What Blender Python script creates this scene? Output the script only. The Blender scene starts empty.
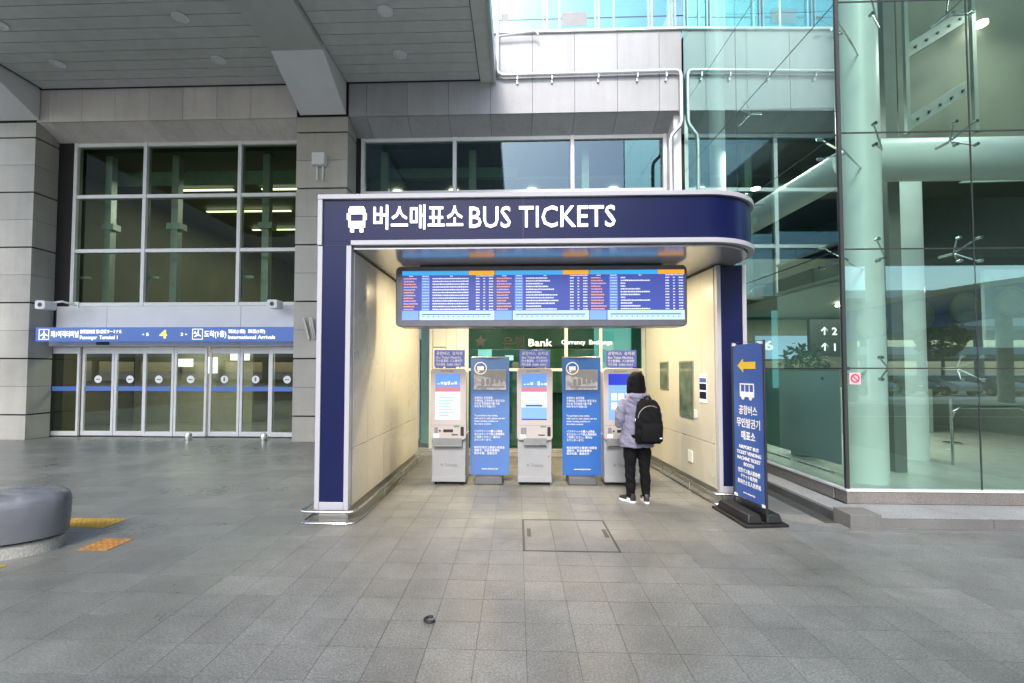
import bpy, bmesh, math, random
from mathutils import Vector, Matrix, noise as mnoise
random.seed(7)
PI = math.pi
sc = bpy.context.scene
col = sc.collection

# ------------------------------------------------------------------ camera
cam_d = bpy.data.cameras.new('camera'); cam = bpy.data.objects.new('camera', cam_d); col.objects.link(cam)
cam_d.sensor_width = 36; cam_d.lens = 458.2/1024*36
cam_d.shift_x = 11.03/1024; cam_d.shift_y = 12.6/1024
cam_d.clip_start = 0.05; cam_d.clip_end = 3000
yaw, pit, rol = -0.03573, 0.03426, 0.00115
fw = Vector((math.sin(yaw)*math.cos(pit), math.cos(yaw)*math.cos(pit), math.sin(pit)))
rt = Vector((math.cos(yaw), -math.sin(yaw), 0)); up = rt.cross(fw)
r2 = rt*math.cos(rol)+up*math.sin(rol); u2 = -rt*math.sin(rol)+up*math.cos(rol)
cam.matrix_world = Matrix(((r2.x, u2.x, -fw.x, 0), (r2.y, u2.y, -fw.y, 0), (r2.z, u2.z, -fw.z, 1.667), (0, 0, 0, 1)))
sc.camera = cam

# ------------------------------------------------------------------ sky, sun, exposure
SUN_EL, SUN_AZ = math.radians(42), math.radians(190)      # azimuth from +Y clockwise
w = bpy.data.worlds.new('World'); sc.world = w; w.use_nodes = True
nt = w.node_tree; bg = nt.nodes['Background']
sky = nt.nodes.new('ShaderNodeTexSky'); sky.sky_type = 'NISHITA'; sky.sun_disc = False
sky.sun_elevation = SUN_EL; sky.sun_rotation = SUN_AZ; sky.air_density = 1.0; sky.dust_density = 2.0; sky.ozone_density = 1.0
nt.links.new(sky.outputs[0], bg.inputs[0]); bg.inputs[1].default_value = 0.15
sd = bpy.data.lights.new('sun', 'SUN'); sd.energy = 0.95; sd.angle = math.radians(12); sd.color = (1, 0.98, 0.95)
sun = bpy.data.objects.new('sun', sd); col.objects.link(sun)
sdir = Vector((math.sin(SUN_AZ)*math.cos(SUN_EL), math.cos(SUN_AZ)*math.cos(SUN_EL), math.sin(SUN_EL)))
sun.rotation_euler = (-sdir).to_track_quat('-Z', 'Y').to_euler(); sun.location = (8, -20, 40)
sc.view_settings.view_transform = 'Standard'; sc.view_settings.look = 'None'
sc.view_settings.exposure = 1.5; sc.view_settings.gamma = 1
sc.render.engine = 'CYCLES'
sc.cycles.use_denoising = True
sc.cycles.max_bounces = 10; sc.cycles.transparent_max_bounces = 14; sc.cycles.glossy_bounces = 5
sc.cycles.caustics_reflective = False; sc.cycles.caustics_refractive = False
sc.cycles.sample_clamp_indirect = 6

# ------------------------------------------------------------------ materials
MATS = {}
def newmat(name):
    m = bpy.data.materials.new(name); m.use_nodes = True; MATS[name] = m
    return m, m.node_tree, m.node_tree.nodes['Principled BSDF']
def setp(b, **k):
    for a, v in k.items():
        b.inputs[a.replace('_', ' ')].default_value = v
def pos_noise(nt, scale, detail=3, rough=.6, vec=None):
    n = nt.nodes.new('ShaderNodeTexNoise'); n.inputs['Scale'].default_value = scale
    n.inputs['Detail'].default_value = detail; n.inputs['Roughness'].default_value = rough
    if vec is None:
        g = nt.nodes.new('ShaderNodeNewGeometry'); vec = g.outputs['Position']
    nt.links.new(vec, n.inputs['Vector']); return n
def ramp(nt, fac, stops):
    r = nt.nodes.new('ShaderNodeValToRGB'); e = r.color_ramp.elements
    while len(e) < len(stops): e.new(0.5)
    for i, (p, c) in enumerate(stops):
        e[i].position = p; e[i].color = (c[0], c[1], c[2], 1) if isinstance(c, tuple) else (c, c, c, 1)
    nt.links.new(fac, r.inputs[0]); return r
def mul(nt, a, b, fac=1.0, mode='MULTIPLY'):
    m = nt.nodes.new('ShaderNodeMixRGB'); m.blend_type = mode; m.inputs[0].default_value = fac
    nt.links.new(a, m.inputs[1]); nt.links.new(b, m.inputs[2]); return m.outputs[0]
def plain(name, c, rough=.5, metal=0., spec=.5, wear=.12, scale=6, bump=0.0, coat=0.0):
    m, nt, b = newmat(name)
    setp(b, Roughness=rough, Metallic=metal); b.inputs['Specular IOR Level'].default_value = spec
    if coat: b.inputs['Coat Weight'].default_value = coat; b.inputs['Coat Roughness'].default_value = .08
    n = pos_noise(nt, scale, 5)
    r = ramp(nt, n.outputs[0], [(.3, tuple(x*(1-wear) for x in c)), (.7, tuple(min(1, x*(1+wear*.5)) for x in c))])
    nt.links.new(r.outputs[0], b.inputs['Base Color'])
    n2 = pos_noise(nt, scale*.5, 3); r2 = ramp(nt, n2.outputs[0], [(.2, max(0, rough-.02)), (.8, min(1, rough+.03))])
    nt.links.new(r2.outputs[0], b.inputs['Roughness'])
    if bump:
        bp = nt.nodes.new('ShaderNodeBump'); bp.inputs['Strength'].default_value = bump; bp.inputs['Distance'].default_value = .002
        n3 = pos_noise(nt, scale*20, 3); nt.links.new(n3.outputs[0], bp.inputs['Height']); nt.links.new(bp.outputs[0], b.inputs['Normal'])
    return m
def granite(name, c, rough=.6, speck=.35, scale=90, stain=.2):
    m, nt, b = newmat(name)
    n = pos_noise(nt, scale, 4, .75)
    r = ramp(nt, n.outputs[0], [(.32, tuple(x*(1-speck) for x in c)), (.5, c), (.7, tuple(x*(1+speck) for x in c))])
    v = nt.nodes.new('ShaderNodeTexVoronoi'); v.inputs['Scale'].default_value = scale*1.6
    g = nt.nodes.new('ShaderNodeNewGeometry'); nt.links.new(g.outputs['Position'], v.inputs['Vector'])
    rv = ramp(nt, v.outputs['Distance'], [(.0, .55), (.35, 1.0)])
    st = pos_noise(nt, 1.3, 5); rs = ramp(nt, st.outputs[0], [(.3, 1-stain), (.65, 1.0)])
    o = nt.nodes.new('ShaderNodeObjectInfo')
    ro = ramp(nt, o.outputs['Random'], [(0, .9), (1, 1.06)])
    mp = nt.nodes.new('ShaderNodeMapping'); mp.inputs['Scale'].default_value = (5, 5, .35); nt.links.new(g.outputs['Position'], mp.inputs['Vector'])
    sk = pos_noise(nt, 1.0, 5, .7, mp.outputs[0]); rk = ramp(nt, sk.outputs[0], [(.35, .92), (.55, 1.0)])        # rain streaks
    x = mul(nt, r.outputs[0], rv.outputs[0], .6); x = mul(nt, x, rk.outputs[0]); x = mul(nt, x, rs.outputs[0]); x = mul(nt, x, ro.outputs[0])
    nt.links.new(x, b.inputs['Base Color']); setp(b, Roughness=rough)
    bp = nt.nodes.new('ShaderNodeBump'); bp.inputs['Strength'].default_value = .25; bp.inputs['Distance'].default_value = .002
    nt.links.new(n.outputs[0], bp.inputs['Height']); nt.links.new(bp.outputs[0], b.inputs['Normal'])
    return m
def floormat(name, c, tx, ty, ox, oy, rough, speck, var, scale=75):
    m, nt, b = newmat(name); N = nt.nodes; L = nt.links
    g = N.new('ShaderNodeNewGeometry'); sep = N.new('ShaderNodeSeparateXYZ'); L.new(g.outputs['Position'], sep.inputs[0])
    def cell(out, o, t):
        a = N.new('ShaderNodeMath'); a.operation = 'SUBTRACT'; a.inputs[1].default_value = o; L.new(out, a.inputs[0])
        d = N.new('ShaderNodeMath'); d.operation = 'DIVIDE'; d.inputs[1].default_value = t; L.new(a.outputs[0], d.inputs[0])
        f = N.new('ShaderNodeMath'); f.operation = 'FLOOR'; L.new(d.outputs[0], f.inputs[0]); return f.outputs[0]
    cb = N.new('ShaderNodeCombineXYZ'); L.new(cell(sep.outputs[0], ox, tx), cb.inputs[0]); L.new(cell(sep.outputs[1], oy, ty), cb.inputs[1])
    wn = N.new('ShaderNodeTexWhiteNoise'); L.new(cb.outputs[0], wn.inputs['Vector'])
    rw = ramp(nt, wn.outputs['Value'], [(0, 1-var), (.8, 1.0), (1, 1+var*.8)])
    n = pos_noise(nt, scale, 5, .8); r = ramp(nt, n.outputs[0], [(.36, tuple(x*(1-speck) for x in c)), (.5, c), (.64, tuple(x*(1+speck*1.4) for x in c))])
    st = pos_noise(nt, .9, 6, .65); rs = ramp(nt, st.outputs[0], [(.32, .74), (.6, 1.05)])
    s2 = pos_noise(nt, 6, 6, .7); r2 = ramp(nt, s2.outputs[0], [(.35, .88), (.6, 1.03)])
    x = mul(nt, r.outputs[0], rw.outputs[0]); x = mul(nt, x, rs.outputs[0]); x = mul(nt, x, r2.outputs[0])
    vg = N.new('ShaderNodeTexVoronoi'); vg.inputs['Scale'].default_value = 1.7; vg.inputs['Randomness'].default_value = 1; L.new(g.outputs['Position'], vg.inputs['Vector'])
    rg = ramp(nt, vg.outputs['Distance'], [(0, .62), (.022, .70), (.034, 1.0)]); x = mul(nt, x, rg.outputs[0])        # trodden gum
    s3 = pos_noise(nt, .45, 7, .75); s3.inputs['Distortion'].default_value = 1.2; r3 = ramp(nt, s3.outputs[0], [(.38, 1.0), (.47, .93), (.50, 1.0), (.62, 1.05)]); x = mul(nt, x, r3.outputs[0])   # old tide marks
    L.new(x, b.inputs['Base Color'])
    rr = ramp(nt, st.outputs[0], [(.3, rough-.1), (.7, rough+.08)]); L.new(rr.outputs[0], b.inputs['Roughness'])
    bp = N.new('ShaderNodeBump'); bp.inputs['Strength'].default_value = .3; bp.inputs['Distance'].default_value = .0015
    L.new(n.outputs[0], bp.inputs['Height']); L.new(bp.outputs[0], b.inputs['Normal'])
    return m
def glass(name, tint, refl=1.0, rough=0.0, ior=1.5, rc=(.84, 1, .97)):
    m = bpy.data.materials.new(name); m.use_nodes = True; nt = m.node_tree; nt.nodes.clear(); N = nt.nodes; MATS[name] = m
    o = N.new('ShaderNodeOutputMaterial'); t = N.new('ShaderNodeBsdfTransparent'); t.inputs[0].default_value = (*tint, 1)
    gl = N.new('ShaderNodeBsdfGlossy'); gl.inputs[0].default_value = (*rc, 1); gl.inputs['Roughness'].default_value = rough
    f = N.new('ShaderNodeFresnel'); f.inputs[0].default_value = ior
    mm = N.new('ShaderNodeMath'); mm.operation = 'MULTIPLY'; mm.use_clamp = True; mm.inputs[1].default_value = refl
    mx = N.new('ShaderNodeMixShader'); L = nt.links
    ge = N.new('ShaderNodeNewGeometry'); iv = N.new('ShaderNodeMath'); iv.operation = 'SUBTRACT'; iv.inputs[0].default_value = 1
    fm = N.new('ShaderNodeMath'); fm.operation = 'MULTIPLY'
    L.new(ge.outputs['Backfacing'], iv.inputs[1]); L.new(f.outputs[0], fm.inputs[0]); L.new(iv.outputs[0], fm.inputs[1])   # reflect on the outer face of a pane only
    L.new(fm.outputs[0], mm.inputs[0]); L.new(mm.outputs[0], mx.inputs[0]); L.new(t.outputs[0], mx.inputs[1]); L.new(gl.outputs[0], mx.inputs[2]); L.new(mx.outputs[0], o.inputs[0])
    return m
def emis(name, c, s):
    m = bpy.data.materials.new(name); m.use_nodes = True; nt = m.node_tree; MATS[name] = m
    b = nt.nodes['Principled BSDF']; setp(b, Roughness=.3); b.inputs['Base Color'].default_value = (*[x*.5 for x in c], 1)
    b.inputs['Emission Color'].default_value = (*c, 1); b.inputs['Emission Strength'].default_value = s
    return m

G_PIL = granite('granite_pillar', (.47, .455, .405), .6, .3, 60, .18)
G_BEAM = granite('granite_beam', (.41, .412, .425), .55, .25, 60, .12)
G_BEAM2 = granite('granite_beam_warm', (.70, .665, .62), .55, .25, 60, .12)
G_PLINTH = granite('granite_plinth', (.24, .225, .205), .6, .3, 60, .35)
G_KERB = granite('granite_kerb', (.17, .17, .165), .7, .3, 80, .3)
G_PAVE = granite('granite_paving', (.36, .37, .37), .7, .3, 60, .2)
F_C = floormat('floor_granite', (.172, .176, .168), .3, .3, .053, .082, .42, .42, .10)
F_L = floormat('floor_granite_dark', (.165, .172, .158), .6, .3, -2.347, .082, .33, .38, .11)
F_R = floormat('floor_granite_right', (.19, .194, .188), .6, .3, 2.753, .082, .44, .4, .10)
GROUT = plain('grout', (.05, .052, .05), .9, wear=.4, scale=20)
ASPH = plain('asphalt', (.06, .06, .06), .85, wear=.3, scale=30, bump=.5)
CONC = plain('concrete', (.38, .37, .35), .8, wear=.3, scale=3, bump=.4)
CEILB = plain('ceiling_board_paint', (.52, .545, .52), .42, wear=.10, scale=4)
GIRD = plain('girder_cladding', (.52, .55, .53), .35, metal=.25, wear=.08, scale=2)
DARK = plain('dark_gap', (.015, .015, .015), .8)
BLACK = plain('black_rubber', (.012, .012, .013), .5, wear=.3)
BPLAST = plain('black_plastic', (.02, .02, .022), .35)
WALU = plain('white_aluminium', (.72, .73, .73), .35, metal=.0, wear=.06)
WPANEL = plain('white_metal_panel', (.70, .71, .71), .35, wear=.06, scale=2)
STEEL = plain('stainless_steel', (.58, .58, .57), .22, metal=1., wear=.15, scale=12)
DSTEEL = plain('dark_steel', (.05, .055, .055), .5, metal=.3)
GALV = plain('galvanised_pipe', (.62, .63, .65), .35, metal=.5, wear=.12, scale=9)
WTRIM = plain('white_trim', (.40, .40, .43), .35, wear=.04)
NAVY = plain('navy_panel', (.006, .010, .055), .3, wear=.06, scale=1.5, spec=.22)
CREAM = plain('cream_wall_panel', (.47, .465, .42), .26, wear=.03, scale=.8)
KCEIL = plain('booth_ceiling', (.55, .55, .54), .16, metal=.45, wear=.04)
SILV = plain('silver_skirting', (.42, .42, .40), .3, metal=.7, wear=.12)
MACH_W = plain('machine_front', (.47, .425, .41), .35, wear=.04)
MACH_G = plain('machine_cabinet', (.32, .33, .345), .4, wear=.05)
GREYP = plain('grey_plastic', (.22, .23, .24), .45)
TOPP = emis('topper_panel', (.14, .18, .52), .2)
LETW = plain('white_print', (.85, .86, .88), .5, wear=.02)
BAN = plain('banner_blue', (.055, .19, .56), .45, wear=.05)
BAN2 = plain('banner_blue_dark', (.028, .125, .41), .4, wear=.05)
SBLUE = plain('sign_blue', (.045, .105, .36), .35, wear=.05)
YEL = plain('sign_yellow', (.85, .55, .02), .4, wear=.04)
TACT = plain('tactile_yellow', (.44, .27, .03), .7, wear=.3, scale=14)
TACTO = plain('tactile_orange', (.36, .17, .045), .7, wear=.35, scale=14)
VINYL = plain('grey_vinyl', (.135, .143, .162), .2, wear=.08, scale=.9, bump=.9)
for nd in VINYL.node_tree.nodes:
    if nd.type == 'BUMP': nd.inputs['Distance'].default_value = .003
SIGNB = emis('entrance_sign_blue', (.065, .14, .42), .28)
WEM = emis('lit_white', (1, 1, 1), .75)
WSG = emis('sign_white_print', (.95, .97, 1), .55)
BTX = plain('dim_white_letters', (.45, .48, .47), .6)
YEM = emis('sign_yellow_print', (1, .75, .1), .6)
STRIP = emis('strip_light', (1, .95, .70), 1.5)
SPOT = emis('spot_light', (1, .93, .80), 9)
DLAMP = plain('downlight_lens', (.75, .76, .76), .25)
DISP_BG = emis('display_background', (.055, .085, .40), 0.32)
DISP_C = emis('display_cyan', (.06, .42, .85), 0.34)
DISP_O = emis('display_orange', (.95, .42, .04), 0.34)
DISP_P = emis('display_pale', (.50, .70, .95), 0.32)
DISP_T = emis('display_text', (.85, .88, 1), 0.32)
DISP_OT = emis('display_orange_text', (.95, .42, .28), 0.32)
DISP_B2 = emis('display_column_blue', (.10, .22, .75), 0.32)
SCR_SKY = emis('screen_sky_blue', (.10, .25, .62), 0.38)
SCR_W = emis('screen_white', (.62, .70, .85), 0.40)
SCR_PINK = emis('screen_pink', (.45, .16, .22), 0.35)
SCR_DB = emis('screen_deep_blue', (.02, .04, .45), 0.40)
SCR_LB = emis('screen_light_blue', (.18, .34, .75), 0.38)
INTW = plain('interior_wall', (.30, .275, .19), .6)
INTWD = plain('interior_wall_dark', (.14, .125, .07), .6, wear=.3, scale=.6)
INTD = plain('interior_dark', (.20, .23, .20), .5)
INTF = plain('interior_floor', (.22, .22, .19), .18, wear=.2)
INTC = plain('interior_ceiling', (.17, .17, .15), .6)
OLIVE = plain('olive_soffit', (.155, .16, .12), .6, wear=.08, scale=1.5)
BLIND = plain('blind', (.42, .50, .44), .7)
TUBE = plain('white_steel_tube', (.74, .78, .75), .35, wear=.06, scale=3)
FROST = plain('frosted_film', (.78, .90, .85), .35, wear=.06, scale=2)
CYANG = plain('cyan_facade_glass', (.13, .27, .30), .12, metal=.75, wear=.25, scale=.7)
GL_WIN = glass('window_glass', (.60, .68, .60), .12)
GL_WIN2 = glass('window_glass_bright', (.56, .66, .58), 2.6, rc=(.55, .80, 1))
GL_DOOR = glass('door_glass', (.76, .82, .75), 1.3)
GL_HALL = glass('hall_glass', (.82, .915, .885), 4.2, ior=1.5, rc=(.62, .93, .88))
GL_BANK = glass('booth_back_glass', (.60, .78, .70), 1.5)
GL_BAL = glass('balustrade_glass', (.66, .90, .93), 1.3)
SKIN = plain('skin', (.55, .36, .27), .5, wear=.05)
HAIR = plain('black_hair', (.004, .0035, .004), .7, spec=.12, wear=.3, scale=40)
JACK = plain('lilac_jacket', (.18, .177, .25), .75, wear=.06, scale=14, bump=.4)
TROU = plain('black_trousers', (.004, .004, .0055), .85, spec=.2, wear=.2, scale=20)
BAG = plain('black_backpack', (.0035, .0035, .004), .8, spec=.2, wear=.3, scale=20, bump=.4)
SHOEB = plain('black_shoe', (.02, .02, .022), .5)
SHOEW = plain('white_sole', (.75, .75, .75), .6)
CARS = [plain('car_white', (.75, .75, .75), .15, coat=1.), plain('car_black', (.02, .02, .022), .15, coat=1.), plain('car_silver', (.4, .42, .44), .2, metal=.6, coat=1.)]
CARG = plain('car_window', (.02, .025, .03), .08)
TYRE = plain('tyre', (.02, .02, .02), .8)
BRIDGEB = plain('bridge_blue', (.05, .20, .75), .35)
LEAF = plain('leaf_green', (.05, .09, .03), .6, wear=.4)
BARK = plain('bark', (.10, .08, .06), .8)
REDP = plain('red_print', (.62, .05, .09), .5)
PHOTO = plain('printed_photo', (.45, .46, .50), .5, wear=.6, scale=14)
NICHE = plain('niche_glass', (.10, .14, .12), .08, wear=.5, scale=6)

# ------------------------------------------------------------------ mesh builder
WL = {}
class MB:
    def __init__(s): s.v = []; s.f = []; s.m = []; s.mi = 0
    def add(s, vs, fs):
        o = len(s.v); s.v += [Vector(v) for v in vs]; s.f += [tuple(i+o for i in f) for f in fs]; s.m += [s.mi]*len(fs); return s
    def box(s, x0, x1, y0, y1, z0, z1):
        if x0 > x1: x0, x1 = x1, x0
        if y0 > y1: y0, y1 = y1, y0
        if z0 > z1: z0, z1 = z1, z0
        return s.add([(x0,y0,z0),(x1,y0,z0),(x1,y1,z0),(x0,y1,z0),(x0,y0,z1),(x1,y0,z1),(x1,y1,z1),(x0,y1,z1)],
                     [(0,3,2,1),(4,5,6,7),(0,1,5,4),(1,2,6,5),(2,3,7,6),(3,0,4,7)])
    def loft(s, rings, cap=True):
        n = len(rings[0]); vs = [v for r in rings for v in r]; fs = []
        for k in range(len(rings)-1):
            for i in range(n):
                j = (i+1) % n; fs.append((k*n+i, k*n+j, (k+1)*n+j, (k+1)*n+i))
        if cap: fs.append(tuple(range(n-1, -1, -1))); fs.append(tuple(range((len(rings)-1)*n, len(rings)*n)))
        return s.add(vs, fs)
    def prism(s, poly, z0, z1):
        return s.loft([[(x, y, z0) for x, y in poly], [(x, y, z1) for x, y in poly]])
    def prism_axis(s, poly, a0, a1, axis):      # poly in the two other axes
        def P(p, a):
            return (a, p[0], p[1]) if axis == 'x' else (p[0], a, p[1])
        return s.loft([[P(p, a0) for p in poly], [P(p, a1) for p in poly]])
    def tube(s, pts, r, n=10, cap=True):
        pts = [Vector(p) for p in pts]; rings = []; rr = r if isinstance(r, (list, tuple)) else [r]*len(pts)
        prev = None
        for i, p in enumerate(pts):
            t = (pts[min(i+1, len(pts)-1)]-pts[max(i-1, 0)]).normalized()
            if prev is None:
                a = Vector((0, 0, 1)) if abs(t.z) < .9 else Vector((1, 0, 0)); u = t.cross(a).normalized()
            else: u = (prev - t*prev.dot(t)).normalized()
            prev = u; v = t.cross(u)
            rings.append([p+(u*math.cos(2*PI*k/n)+v*math.sin(2*PI*k/n))*rr[i] for k in range(n)])
        return s.loft(rings, cap)
    def cyl(s, p, r, h, n=20, axis='z'):
        d = {'z': (0,0,h), 'y': (0,h,0), 'x': (h,0,0)}[axis]
        return s.tube([p, Vector(p)+Vector(d)], r, n)
    def ball(s, c, rx, ry, rz, n=14, m=9):
        rings = []
        for k in range(m):
            a = -PI/2+PI*(k+.5)/m
            rings.append([(c[0]+rx*math.cos(a)*math.cos(2*PI*i/n), c[1]+ry*math.cos(a)*math.sin(2*PI*i/n), c[2]+rz*math.sin(a)) for i in range(n)])
        return s.loft(rings)
    def merge(s, o):
        off = len(s.v); s.v += o.v; s.f += [tuple(i+off for i in f) for f in o.f]; s.m += [i for i in o.m]; return s
def tag(o, label=None, cat=None, group=None, kind=None):
    if label: o['label'] = label
    if cat: o['category'] = cat
    if group: o['group'] = group
    if kind: o['kind'] = kind
    return o
def obj(name, mb, mat, parent=None, label=None, cat=None, group=None, kind=None, bevel=0, smooth=True, origin=None):
    V = mb.v
    xs = [v.x for v in V]; ys = [v.y for v in V]; zs = [v.z for v in V]
    O = Vector(origin) if origin else Vector(((min(xs)+max(xs))/2, (min(ys)+max(ys))/2, min(zs)))
    me = bpy.data.meshes.new(name); me.from_pydata([v-O for v in V], [], mb.f)
    mats = mat if isinstance(mat, (list, tuple)) else [mat]
    for m in mats: me.materials.append(m)
    if len(mats) > 1: me.polygons.foreach_set('material_index', mb.m)
    if smooth:
        me.polygons.foreach_set('use_smooth', [True]*len(me.polygons)); me.set_sharp_from_angle(angle=math.radians(35))
    me.update()
    if len(me.polygons) < 6000 :
        b_ = bmesh.new(); b_.from_mesh(me); bmesh.ops.recalc_face_normals(b_, faces=b_.faces); b_.to_mesh(me); b_.free()
    o = bpy.data.objects.new(name, me); col.objects.link(o)
    pw = Vector((0,0,0))
    if parent is not None: o.parent = parent; pw = WL[parent.name]
    o.location = O-pw; WL[o.name] = O.copy()
    if bevel:
        b = o.modifiers.new('bevel', 'BEVEL'); b.width = bevel; b.segments = 2; b.limit_method = 'ANGLE'
    return tag(o, label, cat, group, kind)
def empty(name, loc, label, cat, group=None):
    o = bpy.data.objects.new(name, None); col.objects.link(o); o.location = loc; WL[o.name] = Vector(loc); o.empty_display_size = .2
    return tag(o, label, cat, group)
def dupobj(src, loc, parent=None):
    o = src.copy(); col.objects.link(o); o.location = loc
    if parent is not None: o.parent = parent
    return o
def copy_tree(o, parent=None):
    kids = list(o.children); c = o.copy(); col.objects.link(c)
    if parent is not None: c.parent = parent
    for k in kids: copy_tree(k, c)
    return c
def bx(*a): return MB().box(*a)
def pieces(name, boxes, mat, parent, bevel=0):        # alike pieces; equal sizes share mesh data
    cache = {}; out = []
    pw = WL[parent.name]
    for b in boxes:
        key = tuple(round(v, 3) for v in (b[1]-b[0], b[3]-b[2], b[5]-b[4]))
        c = Vector(((b[0]+b[1])/2, (b[2]+b[3])/2, b[4]))
        if key in cache: o = dupobj(cache[key], c-pw, parent); WL[o.name] = c
        else: o = obj(name, bx(*b), mat, parent, bevel=bevel); cache[key] = o
        out.append(o)
    return out
def textmb(s, size, at, u=(1,0,0), wv=(0,0,1), align='LEFT', extr=.001, bold=0.0, xs=1.0, spacing=1.0, line=1.0, width=None):
    c = bpy.data.curves.new('lettering', 'FONT'); c.body = s; c.size = size; c.align_x = align; c.extrude = extr; c.offset = bold*size
    c.space_character = spacing; c.space_line = line; c.resolution_u = 2
    o = bpy.data.objects.new('lettering', c); m = o.to_mesh()
    P = Vector(at); u = Vector(u); wv = Vector(wv); n = u.cross(wv)
    vs = [(v.co.x, v.co.y, v.co.z) for v in m.vertices]
    if width:
        x0 = min(v[0] for v in vs); x1 = max(v[0] for v in vs); xs = width/(x1-x0)
        if align == 'LEFT': vs = [(v[0]-x0, v[1], v[2]) for v in vs]
    mb = MB(); mb.add([P+u*(v[0]*xs)+wv*v[1]+n*v[2] for v in vs], [tuple(p.vertices) for p in m.polygons])
    o.to_mesh_clear(); bpy.data.objects.remove(o); bpy.data.curves.remove(c)
    return mb
def rrect(x0, x1, z0, z1, r, n=5):
    pts = []
    for cx, cz, a0 in ((x1-r, z1-r, 0), (x0+r, z1-r, 90), (x0+r, z0+r, 180), (x1-r, z0+r, 270)):
        for k in range(n+1):
            a = math.radians(a0+90*k/n); pts.append((cx+r*math.cos(a), cz+r*math.sin(a)))
    return pts
def rbox(x0, x1, y0, y1, z0, z1, r):     # rounded in the x-z plane
    return MB().prism_axis(rrect(x0, x1, z0, z1, r), y0, y1, 'y')

# ================================================================== GROUND
R0 = .082      # row phase
floor = obj('floor', bx(-30, 30, -2.518, 11.0, -.25, -.004), GROUT, kind='structure', smooth=False)
g = .0035
def tile(x0, x1, y0, y1): return (x0+.0013, x1-.0013, y0+.003, y1-.003, -.02, 0)
tilesC, tilesL, tilesR = [], [], []
r0 = math.floor((-2.518-R0)/.3)
for k in range(r0, 37):
    y0 = R0+.3*k; y1 = min(y0+.3, 11.0)
    if y1-y0 < .05 or y0 < -2.6: continue
    for i in range(-8, 9):
        x = .053+.3*i
        if .04 < x+.15 < .96 and 4.27 < y0+.15 < 5.19: continue      # the hatch
        tilesC.append(tile(x, x+.3, y0, y1))
    for i in range(24): tilesL.append(tile(-2.347-.6*(i+1), -2.347-.6*i, y0, y1))
    for i in range(8):
        x = 2.753+.6*i
        if x+.6 > 3.5 and y0 > 5.0: continue
        tilesR.append(tile(x, x+.6, y0, y1))
for x0, x1 in ((2.753, 3.5),):
    pass
def near(t):
    cx, cy = (t[0]+t[1])/2, (t[2]+t[3])/2
    vis = cy > 2.35 and abs(cx+.05*cy) < 1.13*cy
    return (0 if vis else 1, cy*(1 if t[1]-t[0] < .4 else .8))
allt = sorted([(near(t), t, 0) for t in tilesC]+[(near(t), t, 1) for t in tilesL]+[(near(t), t, 2) for t in tilesR])
FM = [F_C, F_L, F_R]
WLf = WL[floor.name]
for zi in range(3): pieces('paving_slab', [t for _, t, z in allt[:296] if z == zi], FM[zi], floor)
for zi in range(3):
    mb = MB()
    for _, t, z in allt[296:]:
        if z == zi: mb.box(*t)
    obj('paving_field', mb, FM[zi], floor, kind='stuff', smooth=False)
obj('ground', bx(-400, 400, -400, 400, -.6, -.26), CONC, kind='structure', smooth=False)
obj('road', bx(-200, 200, -12, -2.53, -.30, -.13), ASPH, kind='structure', smooth=False)
obj('road_marking', MB().box(-150, 150, -7.3, -7.15, -.131, -.126).box(-150, 150, -3.3, -3.15, -.131, -.126), LETW, kind='structure', smooth=False)
obj('pavement', bx(-200, 200, -16, -12, -.25, 0), CONC, kind='structure', smooth=False)
obj('car_park_surface', bx(-200, 200, -60, -16.0, -.25, -.12), plain('pale_paving', (.55, .54, .5), .7), kind='structure', smooth=False)

# ================================================================== FACADE: pillars
def joints(z0, z1):
    js = [z0]; z = .59
    while z < z1-.1: js.append(z); z += .666
    js.append(z1); return js
def pillar(x0, x1, label, group='granite pillars of the terminal'):
    t = empty('granite_pillar', ((x0+x1)/2, 10.85, 0), label, 'pillar', group)
    obj('core', bx(x0+.03, x1-.03, 10.48, 11.0, 0, 7.62), DARK, t, smooth=False)
    obj('return_strip', bx(x0+.03, x1+(.10 if x1 > -5 else -.03), 11.03, 11.35, 0, 7.62), DARK, t, smooth=False)
    js = joints(0, 7.62); fr = []; sd = []
    for i in range(len(js)-1):
        a = js[i]; b = js[i+1]; gl = .004 if i == 0 else (.018 if i % 2 == 1 else .004); gu = .018 if (i+1) % 2 == 1 else .004
        fr.append((x0, x1, 10.45, 10.49, a+gl, b-gu)); 
        sd.append((x0, x0+.04, 10.49, 11.02, a+gl, b-gu)); sd.append((x1-.04, x1, 10.49, 11.02, a+gl, b-gu))
    pieces('stone_panel', fr+sd, G_PIL, t)
    return t
pillar(-12.9, -11.6, 'granite clad pillar at the left edge of the photo, left of the glass doors')
pillar(-5.2, -3.98, 'granite clad pillar between the sliding doors and the ticket booth')

# beam above the windows
def beam(xs, zt, mat, label, hz=None):
    t = empty('granite_beam', ((xs[0]+xs[-1])/2, 10.7, 7.62), label, 'beam', 'granite beams above the windows')
    obj('core', MB().prism_axis([(10.48, 7.66), (11.05, 7.42), (11.5, 7.42), (11.5, zt-.02), (10.48, zt-.02)], xs[0]+.01, xs[-1]-.01, 'x'), DARK, t, smooth=False)
    fr = []
    for a, b in zip(xs[:-1], xs[1:]):
        zz = [7.62]+([hz] if hz else [])+[zt]
        for c, d in zip(zz[:-1], zz[1:]): fr.append((a+.004, b-.004, 10.45, 10.49, c+(.004 if c > 7.7 else 0), d-.004))
        so = MB(); so.prism_axis([(10.50, 7.625), (11.06, 7.38), (11.06, 7.41), (10.50, 7.655)], a+.004, b-.004, 'x')
        obj('soffit_panel', so, mat, t)
    pieces('stone_panel', fr, mat, t)
    return t
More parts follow.
